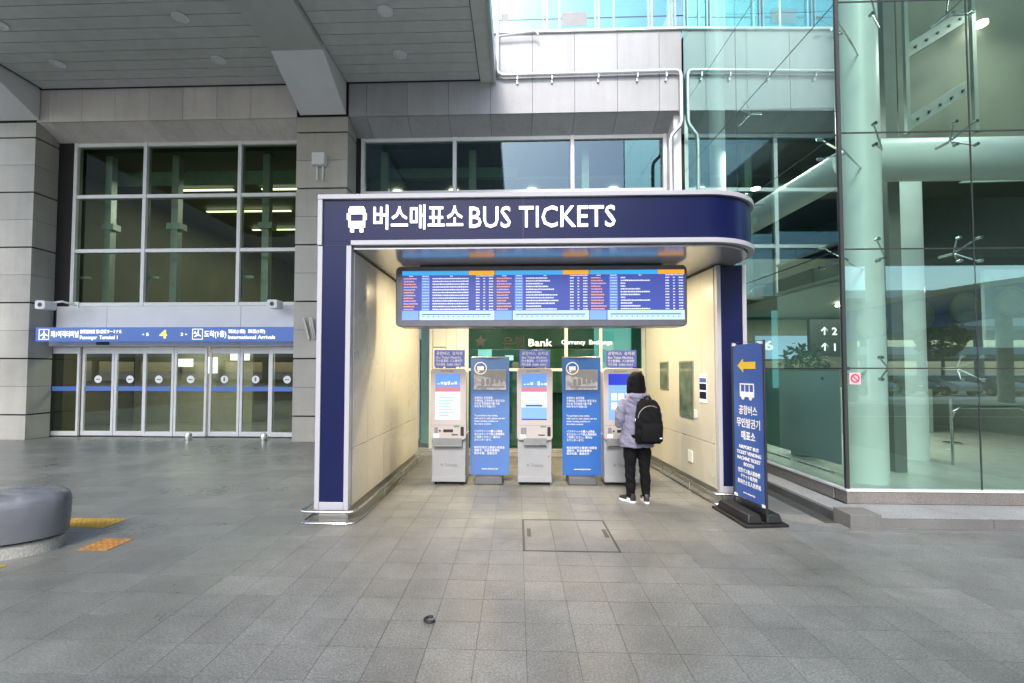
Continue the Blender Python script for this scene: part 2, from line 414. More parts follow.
beam([-11.6+.01, -11.3]+[-11.3+.83*i for i in range(1, 7)]+[-5.2-.01], 8.42, G_BEAM2, 'pinkish granite beam above the tall windows over the sliding doors')
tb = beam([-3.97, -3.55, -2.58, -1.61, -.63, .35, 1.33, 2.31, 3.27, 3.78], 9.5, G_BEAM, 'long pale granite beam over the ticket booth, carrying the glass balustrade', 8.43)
obj('coping', bx(-.62, 3.82, 10.40, 11.5, 9.503, 9.56), WALU, tb, bevel=.005)
beam([3.87]+[4.25+.98*i for i in range(12)], 9.5, G_BEAM, 'pale granite beam behind the glass hall, standing for the mirrored one', 8.43)  # added continuation, stands in for the beam mirrored in the side glass

# ------------------------------------------------------------------ window walls
def window_wall(xs, zs, y, name, label, glassm, mull=.045, hall=False):
    t = empty(name, ((xs[0]+xs[-1])/2, y, zs[0]), label, 'window', 'tall window walls of the terminal')
    for x in xs:
        obj('mullion', bx(x-mull, x+mull, y-.07, y+.09, zs[0]-.05, zs[-1]+.05), WALU, t, bevel=.004)
        obj('wind_post', MB().box(x+.30, x+.48, y+.45, y+.62, zs[0], zs[-1]).box(x+.2, x+.58, y+.42, y+.66, (zs[1]+zs[2])/2, (zs[1]+zs[2])/2+.16).box(x, x+.3, y+.1, y+.16, (zs[0]+zs[1])/2, (zs[0]+zs[1])/2+.06), GALV, t)
    for a, b in zip(xs[:-1], xs[1:]):
        for z in zs: obj('transom', bx(a+mull+.002, b-mull-.002, y-.06, y+.08, z-mull, z+mull), WALU, t, bevel=.004)
        for c, d in zip(zs[:-1], zs[1:]):
            obj('pane', bx(a+mull+.004, b-mull-.004, y+.0, y+.012, c+mull+.002, d-mull-.002), glassm, t, smooth=False)
    return t
ZS = [3.29, 4.64, 6.02, 7.34]
window_wall([-11.17, -9.36, -6.93, -5.1], ZS, 11.1, 'window_wall', 'tall dark green window grid over the sliding doors', GL_WIN)
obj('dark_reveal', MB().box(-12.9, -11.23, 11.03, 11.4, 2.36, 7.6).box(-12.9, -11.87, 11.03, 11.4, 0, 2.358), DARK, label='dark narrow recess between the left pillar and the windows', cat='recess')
window_wall([-3.82, -1.54, 1.34, 3.57], ZS, 11.1, 'window_wall', 'wide dark windows with downlights behind, above the ticket booth roof', GL_WIN2)
obj('white_jamb', bx(3.63, 3.8, 10.6, 11.3, 0, 7.62), WPANEL, label='pale jamb strip beside the windows, at the glass hall corner', cat='jamb')
# below the right windows
lw = empty('lower_facade', (0, 11.1, 0), 'glazed ground floor front hidden behind the ticket booth', 'facade')
obj('band', bx(-3.9, 3.6, 11.0, 11.3, 2.4, 3.23), WPANEL, lw)
for a, b in zip([-3.85, -2.4, -.9, .6, 2.1], [-2.4, -.9, .6, 2.1, 3.58]):
    obj('pane', bx(a+.04, b-.04, 11.1, 11.112, .1, 2.38), GL_DOOR, lw, smooth=False)
    obj('mullion', bx(a-.035, a+.035, 11.05, 11.18, 0, 2.4), WALU, lw)

# ------------------------------------------------------------------ entrance
ent = empty('glass_entrance', (-8.6, 11.1, 0), 'silver framed front of eight glass door leaves below the blue sign', 'glass doors')
obj('band_panel', bx(-11.5, -10.2-.005, 11.0, 11.06, 2.36, 3.235), WPANEL, ent)
obj('band_panel', bx(-10.2+.005, -6.8-.005, 11.0, 11.06, 2.36, 3.235), WPANEL, ent)
obj('band_panel', bx(-6.8+.005, -5.21, 11.0, 11.06, 2.36, 3.235), WPANEL, ent)
obj('band_backing', bx(-11.5, -5.21, 11.065, 11.2, 2.3, 3.24), DARK, ent)
obj('header_track', bx(-11.85, -5.21, 10.93, 11.2, 2.235, 2.355), WALU, ent, bevel=.005)
obj('side_frame', bx(-11.86, -11.73, 11.0, 11.15, 0, 2.233), WALU, ent)
obj('motion_sensor', bx(-10.35, -10.05, 10.88, 10.93, 2.27, 2.34), BPLAST, ent, bevel=.01)
obj('motion_sensor', bx(-7.0, -6.78, 10.88, 10.93, 2.28, 2.33), WALU, ent, bevel=.01)
dx = [-11.72, -10.92, -10.08, -9.28, -8.5, -7.66, -6.87, -6.08, -5.22]
for i in range(8):
    a, b = dx[i]+.008, dx[i+1]-.008; y = 11.08 if i in (0, 3, 4, 7) else 11.14
    lf = MB(); fwd = .06
    lf.box(a, a+fwd, y-.02, y+.03, .02, 2.23).box(b-fwd, b, y-.02, y+.03, .02, 2.23).box(a+fwd, b-fwd, y-.02, y+.03, .02, .13).box(a+fwd, b-fwd, y-.02, y+.03, 2.06, 2.23)
    d = obj('door_leaf', lf, WALU, ent, bevel=.004)
    obj('pane', bx(a+fwd+.001, b-fwd-.001, y, y+.01, .131, 2.059), GL_DOOR, d, smooth=False)
    obj('safety_stripe', bx(a+fwd+.003, b-fwd-.003, y-.006, y-.003, 1.13, 1.24), SIGNB, d, smooth=False)
    if i not in (0,):
        c = MB().cyl(((a+b)/2, y-.010, 1.42), .095, .004, 20, 'y'); obj('notice_disc', c, LETW, d)
        m = MB()
        if i in (5, 6): m.tube([((a+b)/2, y-.013, 1.38), ((a+b)/2, y-.013, 1.47)], .018, 8)
        else: m.box((a+b)/2-.05, (a+b)/2+.05, y-.014, y-.011, 1.405, 1.43)
        obj('disc_symbol', m, GREYP, d)
for x, lb in ((-11.2+.0, 'small steel door stop on the floor by the left end of the door front'), (-7.77, 'steel door stop on the floor before the middle door leaves'), (-5.95, 'steel door stop on the floor nearest the pillar')):
    if x < -11: continue
    s = MB(); s.tube([(x, 10.62, 0), (x, 10.62, .12), (x, 10.62, .16), (x, 10.62, .17)], [.075, .075, .06, .03], 16)
    obj('door_stop', s, STEEL, label=lb, cat='door stop', group='steel door stops before the sliding doors')
    obj_ = None
# sign over the doors
sg = empty('entrance_sign', (-8.35, 10.6, 2.33), 'long blue illuminated sign with yellow number 4 over the sliding doors', 'sign')
obj('panel', bx(-11.48, -5.22, 10.5, 10.7, 2.33, 2.665), SIGNB, sg, bevel=.004)
ys = 10.497
def st(s, size, x, z, width=None, mat=WSG, bold=.012, nm='lettering'):
    obj(nm, textmb(s, size, (x, ys, z), bold=bold, width=width, extr=.002), mat, sg, smooth=False)
def plane_icon(cx, cz, r, rot, y):
    pts = [(0,1),(.12,.75),(.12,.3),(.9,-.2),(.9,-.4),(.12,-.12),(.1,-.6),(.35,-.8),(.35,-.95),(0,-.82),(-.35,-.95),(-.35,-.8),(-.1,-.6),(-.12,-.12),(-.9,-.4),(-.9,-.2),(-.12,.3),(-.12,.75)]
    c, s_ = math.cos(rot), math.sin(rot)
    P = [(cx+r*(x*c-z*s_), cz+r*(x*s_+z*c)) for x, z in pts]
    return MB().prism_axis(P, y-.003, y+.001, 'y')
def frame_sq(cx, cz, h, t, y):
    return MB().box(cx-h, cx+h, y-.003, y+.001, cz+h-t, cz+h).box(cx-h, cx+h, y-.003, y+.001, cz-h, cz-h+t).box(cx-h, cx-h+t, y-.003, y+.001, cz-h+t, cz+h-t).box(cx+h-t, cx+h, y-.003, y+.001, cz-h+t, cz+h-t)
obj('aircraft_symbol', plane_icon(-11.27, 2.497, .10, 0, ys), WSG, sg, smooth=False)
obj('symbol_border', frame_sq(-11.27, 2.497, .125, .012, ys), WSG, sg, smooth=False)
st('제1여객터미널', .17, -11.10, 2.44, .68, bold=.015)
st('旅客航站楼 第1旅客ターミナル', .10, -10.38, 2.525, 1.02)
st('Passenger  Terminal 1', .12, -10.38, 2.385, .92)
st('◂ 5', .10, -8.87, 2.46, .17)
st('4', .27, -8.44, 2.405, .18, YEM, .02)
st('3 ▸', .10, -7.93, 2.46, .17)
obj('aircraft_symbol', plane_icon(-7.52, 2.497, .10, -2.1, ys), WSG, sg, smooth=False)
obj('symbol_border', frame_sq(-7.52, 2.497, .125, .012, ys), WSG, sg, smooth=False)
st('도착(1층)', .17, -7.36, 2.44, .53, bold=.015)
st('到达(1层)  到着(1階)', .10, -6.78, 2.525, .88)
st('International Arrivals', .12, -6.78, 2.385, 1.12)

# cctv cameras, fixture, wall lamps
def cctv(x, y, z, s, label):
    t = empty('security_camera', (x, y, z), label, 'camera', 'security cameras beside the blue sign')
    obj('housing', rbox(x-.12, x+.12, y-.28, y, z-.1, z+.1, .05), WPANEL, t)
    obj('lens_window', MB().cyl((x, y-.285, z), .05, .006, 16, 'y'), BPLAST, t)
    obj('arm', MB().tube([(x, y-.03, z+.07), (x+s*.2, y+.05, z+.12), (x+s*.36, y+.25, z+.06)], .025, 10), WALU, t)
    obj('wall_plate', bx(x+s*.36-.05, x+s*.36+.05, y+.24, y+.27, z, z+.14), WALU, t)
cctv(-11.1, 10.5, 3.17, 1, 'white security camera on an arm at the left end of the blue sign')
cctv(-5.72, 10.72, 3.2, -1, 'white security camera on an arm at the right end of the blue sign')
lx = empty('lamp_box', (-4.6, 10.4, 6.4), 'small white box with two hanging conduits on the pillar', 'box')
obj('box', bx(-4.76, -4.46, 10.28, 10.448, 6.42, 6.70), WPANEL, lx, bevel=.01)
for xx in (-4.68, -4.54): obj('conduit', MB().tube([(xx, 10.40, 6.42), (xx, 10.40, 6.08)], .022, 8), WALU, lx)
v = MB()
for a, b in ((-4.93, -4.84), (-4.80, -4.71), (-4.75, -4.70)):
    v.add([(a, 10.30, 2.86), (a+.05, 10.30, 2.86), (b+.05, 10.40, 2.36), (b, 10.40, 2.36), (a, 10.36, 2.86), (a+.05, 10.36, 2.86), (b+.05, 10.445, 2.36), (b, 10.445, 2.36)],
          [(0,1,2,3),(7,6,5,4),(0,4,5,1),(1,5,6,2),(2,6,7,3),(3,7,4,0)])
obj('wall_bracket', v, STEEL, label='bent steel bracket fixed low on the pillar left of the booth', cat='bracket')

# ------------------------------------------------------------------ canopy
can = empty('canopy', (-6, 3, 8.3), 'grey boarded canopy with sloping girders over the doors', 'canopy')
ZC = 8.40
bays = [(-11.4, -5.14), (-4.0, -.88), (-13.4, -12.9)]
bd = []
for x0, x1 in bays:
    y = 10.38
    while y > .1:
        bd.append((x0, x1, y-.29, y, ZC, ZC+.03)); y -= .305
pieces('ceiling_board', bd, CEILB, can)
obj('dark_joint', bx(-13.5, -.62, 10.395, 10.44, ZC-.0, ZC+.034), DARK, can, smooth=False)
obj('end_closure', bx(-13.5, -11.61, 10.46, 10.98, 7.63, 8.5), DARK, can, smooth=False)
obj('end_closure', bx(-5.19, -3.99, 10.5, 11.9, 7.63, 8.5), DARK, can, smooth=False)
obj('roof_deck', bx(-13.6, -.6, -.1, 12.5, ZC+.10, ZC+.5), DARK, can, smooth=False)
obj('board_backing', bx(-13.5, -.7, -.05, 10.44, ZC+.035, ZC+.095), DARK, can, smooth=False)
for x0, x1 in ((-5.12, -4.02), (-12.87, -11.5)):
    gm = MB().prism_axis([(9.12, 8.28), (10.43, 7.66), (10.43, ZC+.032), (9.12, ZC+.032)], x0, x1, 'x'); obj('girder_haunch', gm, WPANEL if x0 > -19 else GIRD, can, bevel=.004)
    obj('girder', bx(x0, x1, -.0, 9.115, 8.28, ZC+.032), GIRD, can, bevel=.004)
obj('edge_trim', bx(-.86, -.56, 2.5, 10.44, 8.36, ZC+.032), CEILB, can)
obj('edge_trim', bx(-.86, -.56, .0, 2.495, 8.36, ZC+.032), CEILB, can)
obj('fascia', bx(-.555, -.50, -.1, 10.44, 8.32, ZC+.52), GIRD, can)
for (x, y, lb) in [(-6.43, 8.3, 'round downlight in the canopy, front of the pair left of the middle girder'), (-6.48, 9.5, 'round downlight in the canopy, back one of the pair left of the middle girder'),
             (-10.1, 8.35, 'round downlight in the canopy at the top left edge of the photo'), (-10.1, 9.5, 'round downlight in the canopy nearest the left pillar'),
             (-2.48, 8.28, 'front round downlight in the canopy bay above the ticket booth'), (-2.5, 9.46, 'back round downlight in the canopy bay above the ticket booth')]:
    t = empty('downlight', (x, y, ZC-.02), lb, 'downlight', 'round downlights in the canopy')
    ring = MB()
    n = 24; R = [(.13, -.005), (.15, -.02), (.13, -.028), (.105, -.02), (.10, -.002)]
    ring.loft([[(x+r*math.cos(2*PI*k/n), y+r*math.sin(2*PI*k/n), ZC+z) for k in range(n)] for r, z in R], cap=False)
    obj('ring', ring, WPANEL, t); obj('lens', MB().cyl((x, y, ZC-.008), .10, .006, 24), DLAMP, t)

# pipe on the beam
pp = empty('drain_pipe', (1.6, 10.35, 6), 'pale drain pipe running down, along the granite beam and down again', 'pipe')
obj('pipe', MB().tube([(-.46, 10.36, 12), (-.46, 10.36, 8.62), (-.44, 10.36, 8.52), (-.34, 10.36, 8.47), (3.62, 10.36, 8.50), (3.70, 10.36, 8.47), (3.73, 10.36, 8.38), (3.73, 10.36, 7.32), (3.70, 10.36, 7.22), (3.52, 10.40, 7.02), (3.49, 10.42, 6.9), (3.49, 10.42, 2.6)], .045, 12), GALV, pp)
for x in (.0, .8, 1.86, 2.75, 3.4): obj('pipe_bracket', MB().box(x-.012, x+.012, 10.34, 10.45, 8.36, 8.46).box(x-.02, x+.02, 10.40, 10.445, 8.30, 8.37), GALV, pp)
obj('side_arm', MB().tube([(-.46, 10.34, 9.38), (.40, 10.30, 9.45), (.46, 10.30, 9.41), (.48, 10.30, 9.36)], .025, 8), GALV, pp)

# balustrade + upper facade
bl = empty('balustrade', (1.6, 10.7, 9.56), 'cyan glass balustrade with white posts on top of the granite beam', 'balustrade')
px = [-.5, .66, 1.88, 3.12, 3.66]
for x in px:
    obj('post', MB().box(x-.055, x-.025, 10.58, 10.66, 9.6, 10.75).box(x+.025, x+.055, 10.58, 10.66, 9.6, 10.75).box(x-.07, x+.07, 10.55, 10.69, 9.56, 9.6), WTRIM, bl)
for a, b in zip(px[:-1], px[1:]): obj('glass_pane', bx(a+.06, b-.06, 10.61, 10.622, 9.62, 10.68), GL_BAL, bl, smooth=False)
obj('handrail', MB().tube([(-.6, 10.62, 10.78), (3.8, 10.62, 10.78)], .03, 10), STEEL, bl)
obj('notice', bx(1.05, 1.65, 10.60, 10.604, 9.78, 10.12), GREYP, bl, smooth=False)
obj('notice', bx(-.38, -.2, 10.60, 10.604, 9.95, 10.12), GREYP, bl, smooth=False)
uf = empty('upper_facade', (4, 15, 9), 'cyan glazed upper storey behind the balustrade', 'facade')
for i in range(9):
    for k in range(3):
        obj('facade_pane', bx(-4+1.8*i+.03, -2.2+1.8*i-.03, 15, 15.05, 9.2+2.1*k+.03, 11.3+2.1*k-.03), CYANG, uf, smooth=False)
for i in range(10): obj('fin', bx(-4+1.8*i-.028, -4+1.8*i+.028, 14.93, 15.08, 9.2, 15.5), WALU, uf)
obj('terrace_slab', bx(-4, 14, 11.51, 15.1, 9.0, 9.18), CONC, uf)

# interior of the terminal
itn = empty('terminal_interior', (-4, 15, 0), 'dim hall seen through the green terminal windows', 'hall')
obj('inner_floor', bx(-20, 18, 11.25, 30, -.2, -.001), INTF, itn, smooth=False)
obj('inner_ceiling', bx(-20, 18, 11.42, 30, 7.30, 7.95), INTC, itn, smooth=False)
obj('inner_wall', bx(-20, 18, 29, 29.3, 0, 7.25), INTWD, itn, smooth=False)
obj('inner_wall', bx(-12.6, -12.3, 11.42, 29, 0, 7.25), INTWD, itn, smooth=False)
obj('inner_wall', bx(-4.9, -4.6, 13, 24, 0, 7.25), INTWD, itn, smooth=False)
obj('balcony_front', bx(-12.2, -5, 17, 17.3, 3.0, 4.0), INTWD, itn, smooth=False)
obj('blind_band', bx(-11.1, -5.2, 12.1, 12.13, 6.72, 7.10), BLIND, itn, smooth=False)
obj('blind_band', bx(-3.7, .0, 12.1, 12.13, 6.72, 7.10), BLIND, itn, smooth=False)
obj('inner_lobby_wall', bx(-12.2, -8.35, 14.2, 14.3, 0, 2.9), INTW, itn, smooth=False)
obj('lobby_ceiling', bx(-12.2, -4.7, 11.5, 17, 2.9, 2.98), INTC, itn, smooth=False)
for x in (-8.25, -7.3, -6.35, -5.4): obj('inner_door_frame', MB().box(x-.04, x+.04, 13.4, 13.48, 0, 2.3), WALU, itn)
obj('inner_door_head', bx(-8.3, -5.0, 13.4, 13.48, 2.3, 2.42), WALU, itn)
def lamp_strip(x0, x1, y, z=7.22, label=None):
    obj('strip_lamp', bx(x0, x1, y, y+.09, z-.03, z), STRIP, itn, smooth=False)
for (x0, x1, y) in [(-10.5, -8.75, 13.6), (-7.85, -6.0, 13.6), (-10.9, -7.9, 15.5), (-7.4, -5.1, 15.5), (-10.5, -6.4, 17.6), (-9.0, -5.0, 19.6), (-10.5, -6, 22)]: lamp_strip(x0, x1, y)
for (x0, x1, y) in [(-11.3, -9.9, 12.2), (-9.4, -8, 12.6), (-7.6, -6.2, 12.2)]: lamp_strip(x0, x1, y, 2.88)  # strips added under the lobby ceiling to brighten the space behind the doors
def spot(x, y, z, r=.13):
    obj('ceiling_spot', MB().cyl((x, y, z-.03), r, .028, 16), SPOT, itn)
for x in (-3.3, -1.75, .4, 2.6): spot(x, 12.4+(.0), 6.58, .14)
obj('spot_soffit', bx(-3.95, 3.5, 11.7, 20, 6.59, 6.66), INTC, itn, smooth=False)
for x, y, z in [(-7.6, 16.5, 2.88), (-10, 13.2, 2.88), (-6.5, 15, 2.88), (-6.2, 19, 4.6), (-8, 21, 4.9), (-7, 22, 5.4), (-9, 21, 4.4)]: spot(x, y, z, .1)

# ================================================================== TICKET BOOTH
bo = empty('ticket_booth', (.3, 6.6, 0), 'navy and white ticket booth with rounded corner and BUS TICKETS sign', 'booth')
def O(name, mb, mat, **k): return obj(name, mb, mat, bo, **k)
# left wall
XL0, XL1 = -2.21, -1.84
O('side_wall', bx(XL0+.01, XL1-.03, 5.09, 8.5, .15, 3.0), SILV)
pan = []
for a, b in zip([5.09, 5.6, 6.3, 7.0, 7.7], [5.6, 6.3, 7.0, 7.7, 8.5]):
    for c, d in ((.155, .79), (.79, 3.0)): pan.append((XL1-.028, XL1, a+.002, b-.002, c+.003, d-.003))
pieces('wall_panel', pan, CREAM, bo, bevel=.002)
O('outer_cladding', bx(XL0-.0, XL0+.008, 5.09, 8.5, .15, 3.0), WPANEL)
O('skirting', bx(XL0+.03, XL1-.05, 5.1, 8.48, .0, .148), SILV)
# right wall (slightly splayed)
def rx(y, o=0): return 2.53-.065*(y-5.9)+o
def slab_y(y0, y1, o0, o1, z0, z1):
    return MB().loft([[(rx(y0, o0), y0, z), (rx(y0, o1), y0, z), (rx(y1, o1), y1, z), (rx(y1, o0), y1, z)] for z in (z0, z1)])
O('side_wall', slab_y(5.97, 8.5, .03, .36, .15, 3.0), SILV)
for a, b in zip([5.97, 6.33, 7.05, 7.75], [6.33, 7.05, 7.75, 8.5]):
    for c, d in ((.155, .72), (.72, 3.0)): O('wall_panel', slab_y(a+.002, b-.002, 0, .028, c+.003, d-.003), CREAM, bevel=.002)
O('skirting', slab_y(5.98, 8.48, .05, .34, 0, .148), SILV)
# left front column
zt = 3.62
def frame_col(x0, x1, y, z0, z1, tw=.055, top=True):
    O('column_panel', bx(x0+tw, x1-tw, y+.012, y+.05, z0+tw, z1), NAVY)
    O('column_trim', bx(x0, x0+tw, y, y+.08, z0, z1), WTRIM, bevel=.004)
    O('column_trim', bx(x1-tw, x1, y, y+.08, z0, z1), WTRIM, bevel=.004)
    O('column_trim', bx(x0+tw+.001, x1-tw-.001, y, y+.08, z0, z0+tw+.03), WTRIM, bevel=.004)
frame_col(-2.23, -1.85, 5.0, .13, 3.05)
O('column_foot', bx(-2.19, -1.88, 5.04, 5.09, 0, .128), SILV)
frame_col(2.53, 2.90, 5.88, .13, 3.0, .05)
O('column_foot', bx(2.56, 2.86, 5.92, 5.96, 0, .128), SILV)
O('outer_corner', bx(2.88, 2.91, 5.97, 8.5, .15, 3.0), WPANEL)
# header with rounded right corner
def path(off, y0=5.0, rad=.78, yb=8.6, x0=-2.23):
    p = [(x0, y0-off)]; cx, cy = 2.06, y0+rad
    for k in range(0, 17):
        a = -PI/2+PI/2*k/16; p.append((cx+(rad+off)*math.cos(a), cy+(rad+off)*math.sin(a)))
    p.append((cx+rad+off, yb)); return p
def band(o0, o1, z0, z1, x0=-2.23):
    a = path(o0, x0=x0); b = path(o1, x0=x0); poly = a+b[::-1]
    return MB().prism(poly, z0, z1)
hp = band(-.02, -.04, 3.105, 3.57, x0=-2.17)
O('header_panel', band(-.04, -.012, 3.105, 3.57, x0=-2.175), NAVY)
O('header_seam', bx(.06, .066, 5.009, 5.013, 3.105, 3.57), BPLAST)
O('header_seam', bx(-2.17, -1.85, 5.009, 5.013, 3.052, 3.056), BPLAST)
O('header_corner_panel', bx(-2.175, -1.852, 5.012, 5.045, 3.056, 3.104), NAVY)
O('header_trim', band(-.05, .02, 3.572, 3.625, x0=-2.23), WTRIM, bevel=.004)
O('header_trim', band(-.05, .02, 3.05, 3.103, x0=-1.85), WTRIM, bevel=.004)
O('header_trim', bx(-2.23, -2.177, 4.985, 5.06, 3.055, 3.57), WTRIM, bevel=.004)
O('roof', MB().prism(path(-.06, x0=-2.2)+[(-2.2, 8.6)], 3.15, 3.56), WPANEL)
O('ceiling', MB().prism(path(-.055, x0=-2.15)+[(-2.15, 8.6)], 3.02, 3.045), KCEIL)
# sign letters: lit
LY = 5.006
O('lettering', textmb('버스매표소', .30, (-1.60, LY, 3.25), bold=.004, extr=.02, width=1.0), WEM, smooth=False)
O('lettering', textmb('BUS TICKETS', .335, (-.53, LY, 3.238), bold=.0, extr=.02, width=1.60), WEM, smooth=False)
bi = MB()
ic = -1.79; zb = 3.20
def ib(x0, x1, z0, z1): bi.box(ic+x0, ic+x1, LY-.02, LY+.02, zb+z0, zb+z1)
bi.prism_axis([(ic-.085, zb+.26), (ic+.085, zb+.26), (ic+.075, zb+.285), (ic-.075, zb+.285)], LY-.02, LY+.02, 'y')
ib(-.09, .09, .215, .2599); ib(-.09, -.074, .12, .2148); ib(.074, .09, .12, .2148); ib(-.0698, .0698, .205, .2148)
ib(-.09, .09, .085, .1198); ib(-.09, -.055, .055, .0848); ib(.055, .09, .055, .0848); ib(-.0548, .0548, .045, .0848)
ib(-.07, -.035, .0, .0448); ib(.035, .07, .0, .0448); ib(-.108, -.095, .14, .21); ib(.095, .108, .14, .21)
O('bus_symbol', bi, WEM, smooth=False)
# fittings on right wall
def onwall(name, y0, y1, z0, z1, mat, th=.012, parent=bo, off=0):
    return obj(name, slab_y(y0, y1, -th-off, -.001-off, z0, z1), mat, parent)
f1 = onwall('display_niche', 6.56, 7.03, .98, 1.80, SILV, .014); onwall('niche_glass', 6.58, 7.01, 1.0, 1.78, NICHE, .004, f1, .014)
f2 = onwall('display_niche', 7.45, 7.80, 1.35, 1.80, SILV, .014); onwall('niche_glass', 7.47, 7.78, 1.37, 1.78, NICHE, .004, f2, .014)
onwall('socket_plate', 6.62, 6.76, .36, .52, WPANEL, .012)
onwall('switch_plate', 6.47, 6.55, 1.0, 1.12, WPANEL, .01)
ps = empty('timetable_poster', (2.5, 6.27, 1.24), 'narrow white poster with three blue blocks on the right booth wall', 'poster')
onwall('sheet', 6.17, 6.38, 1.23, 1.62, LETW, .006, ps, .002)
for a, b in ((1.50, 1.56), (1.40, 1.485), (1.28, 1.375)):
    onwall('printed_block', 6.18, 6.37, a-(.0), b, NAVY if b < 1.5 else SBLUE, .002, ps, .0085)
# lamps in the booth ceiling (they glow in the photograph)
for (x, y, lb) in [(-.75, 6.6, 'a'), (.35, 7.0, 'b'), (1.4, 6.6, 'c'), (-.75, 7.7, 'd'), (1.3, 7.7, 'e'), (-1.25, 6.27, 'f'), (1.85, 6.3, 'g')]:
    O('ceiling_lamp', MB().cyl((x, y, 3.012), .07, .007, 20), SPOT)
    ld = bpy.data.lights.new('booth_lamp', 'AREA'); ld.shape = 'DISK'; ld.size = .14; ld.energy = 19 if y > 6.5 else 2.5; ld.color = (1, .79, .47)
    lo = bpy.data.objects.new('booth_lamp', ld); col.objects.link(lo); lo.location = (x, y, 3.005)

# kick rails
def rail(pts, sup, label):
    t = empty('kick_rail', (pts[0][0], pts[0][1], 0), label, 'rail', 'low steel kick rails round the booth walls')
    obj('rail_tube', MB().tube([(x, y, .135) for x, y in pts], .016, 8), STEEL, t)
    obj('lower_tube', MB().tube([(x, y, .012) for x, y in pts], .008, 6), STEEL, t)
    for x, y in sup: obj('rail_leg', MB().tube([(x, y, 0), (x, y, .13)], .011, 8), STEEL, t)
rail([(-2.35, 5.35), (-2.35, 5.0), (-2.33, 4.94), (-2.28, 4.92), (-1.83, 4.92), (-1.78, 4.94), (-1.755, 4.99), (-1.745, 5.1), (-1.745, 8.45)],
     [(-2.3, 4.925), (-1.83, 4.922), (-2.35, 5.3), (-1.745, 6.0), (-1.745, 6.9), (-1.745, 7.2), (-1.745, 8.0)], 'low steel kick rail round the foot of the left booth wall')
rail([(2.97, 6.1), (2.97, 5.86), (2.94, 5.81), (2.88, 5.80), (2.52, 5.80), (2.46, 5.82), (2.43, 5.88), (2.41, 6.0), (2.27, 8.45)],
     [(2.88, 5.80), (2.52, 5.80), (2.385, 6.5), (2.34, 7.2), (2.32, 7.5), (2.28, 8.1)], 'low steel kick rail along the foot of the right booth wall')
obj('kick_rail', MB().tube([(-1.7, 8.72, .13), (2.25, 8.72, .13)], .016, 8).tube([(-1.0, 8.72, 0), (-1.0, 8.72, .13)], .011, 8).tube([(.6, 8.72, 0), (.6, 8.72, .13)], .011, 8).tube([(2.0, 8.72, 0), (2.0, 8.72, .13)], .011, 8), STEEL,
    label='straight low kick rail along the glass at the back of the booth', cat='rail', group='low steel kick rails round the booth walls')

# back glazing of the booth
bk = empty('bank_glazing', (.3, 9.0, 0), 'green glass front at the back of the booth with Bank lettering', 'glazing')
YB = 9.0
obj('sill', bx(-2.2, 2.9, YB-.08, YB+.08, 0, .13), G_BEAM, bk)
xs = [-2.2, -1.68, -1.48, -1.02, -.72, 1.05, 1.62, 2.9]
for x in (-1.70, -.99, .95, 1.62, 2.45): obj('mullion', bx(x-.03, x+.03, YB-.05, YB+.05, .132, 3.0), WALU, bk)
obj('silver_panel', bx(-1.40, -1.205, YB-.03, YB-.01, 2.0-.2, 2.95), WPANEL, bk); obj('silver_panel', bx(-1.2, -1.03, YB-.03, YB-.01, .135, 2.95), WPANEL, bk)
obj('silver_panel', bx(-1.66, -1.405, YB-.03, YB-.01, 2.12, 2.95), WPANEL, bk)
dl = MB().box(-1.66, -1.61, YB-.06, YB-.02, .14, 2.1).box(-1.45, -1.41, YB-.06, YB-.02, .14, 2.1).box(-1.61, -1.45, YB-.06, YB-.02, 2.02, 2.1).box(-1.61, -1.45, YB-.06, YB-.02, .14, .4)
obj('door_leaf', dl, WALU, bk)
for a, b in ((-1.61, -1.45), (-.96, .92), (.98, 1.59), (1.65, 2.42)): 
    obj('pane', bx(a+.003, b-.003, YB, YB+.01, .135, 1.64), GL_BANK, bk, smooth=False)
    obj('pane', bx(a+.003, b-.003, YB, YB+.01, 1.70, 2.98), GL_BANK, bk, smooth=False)
obj('transom', bx(-.96, .92, YB-.03, YB+.04, 1.645, 1.695), WALU, bk); obj('transom', bx(.98, 1.59, YB-.03, YB+.04, 1.645, 1.695), WALU, bk); obj('transom', bx(1.65, 2.42, YB-.03, YB+.04, 1.645, 1.695), WALU, bk)
obj('bank_back_wall', MB().box(-2.2, 2.9, 10.4, 10.5, 0, 3.1), plain('bank_green', (.15, .28, .25), .5), bk, smooth=False)
obj('bank_ceiling', bx(-2.2, 3.6, 8.95, 10.9, 3.02, 3.1), INTC, bk, smooth=False)
obj('bank_counter', bx(-.6, 1.4, 9.9, 10.3, 0, 1.15), plain('bank_counter', (.16, .22, .18), .4), bk)
obj('bank_shelf', bx(.30, 1.55, 9.5, 9.75, 1.2, 2.12), plain('bank_beige', (.26, .26, .19), .5), bk)
obj('shelf_top', bx(.28, 1.57, 9.45, 9.77, 2.125, 2.17), BPLAST, bk)
obj('cyan_reflection_panel', bx(1.60, 2.36, 9.6, 9.62, 1.3, 2.9), emis('glowing_sky_reflection', (.25, .60, .66), .32), bk, smooth=False)  # glowing sheet stands for the sky mirrored in the glass here
obj('small_lit_sign', bx(-.80, -.52, 9.3, 9.32, 1.88, 2.08), emis('small_lit', (.5, .8, .85), .5), bk, smooth=False)
obj('small_lit_sign', bx(-.25, -.08, 9.3, 9.32, 1.86, 1.96), emis('small_lit2', (.8, .9, .9), .7), bk, smooth=False)
obj('lettering', textmb('Bank', .20, (.22, YB-.058, 2.13), bold=.012, width=.46), WSG, bk, smooth=False)  # slight glow put into the letters to offset the warm lamps' yellow
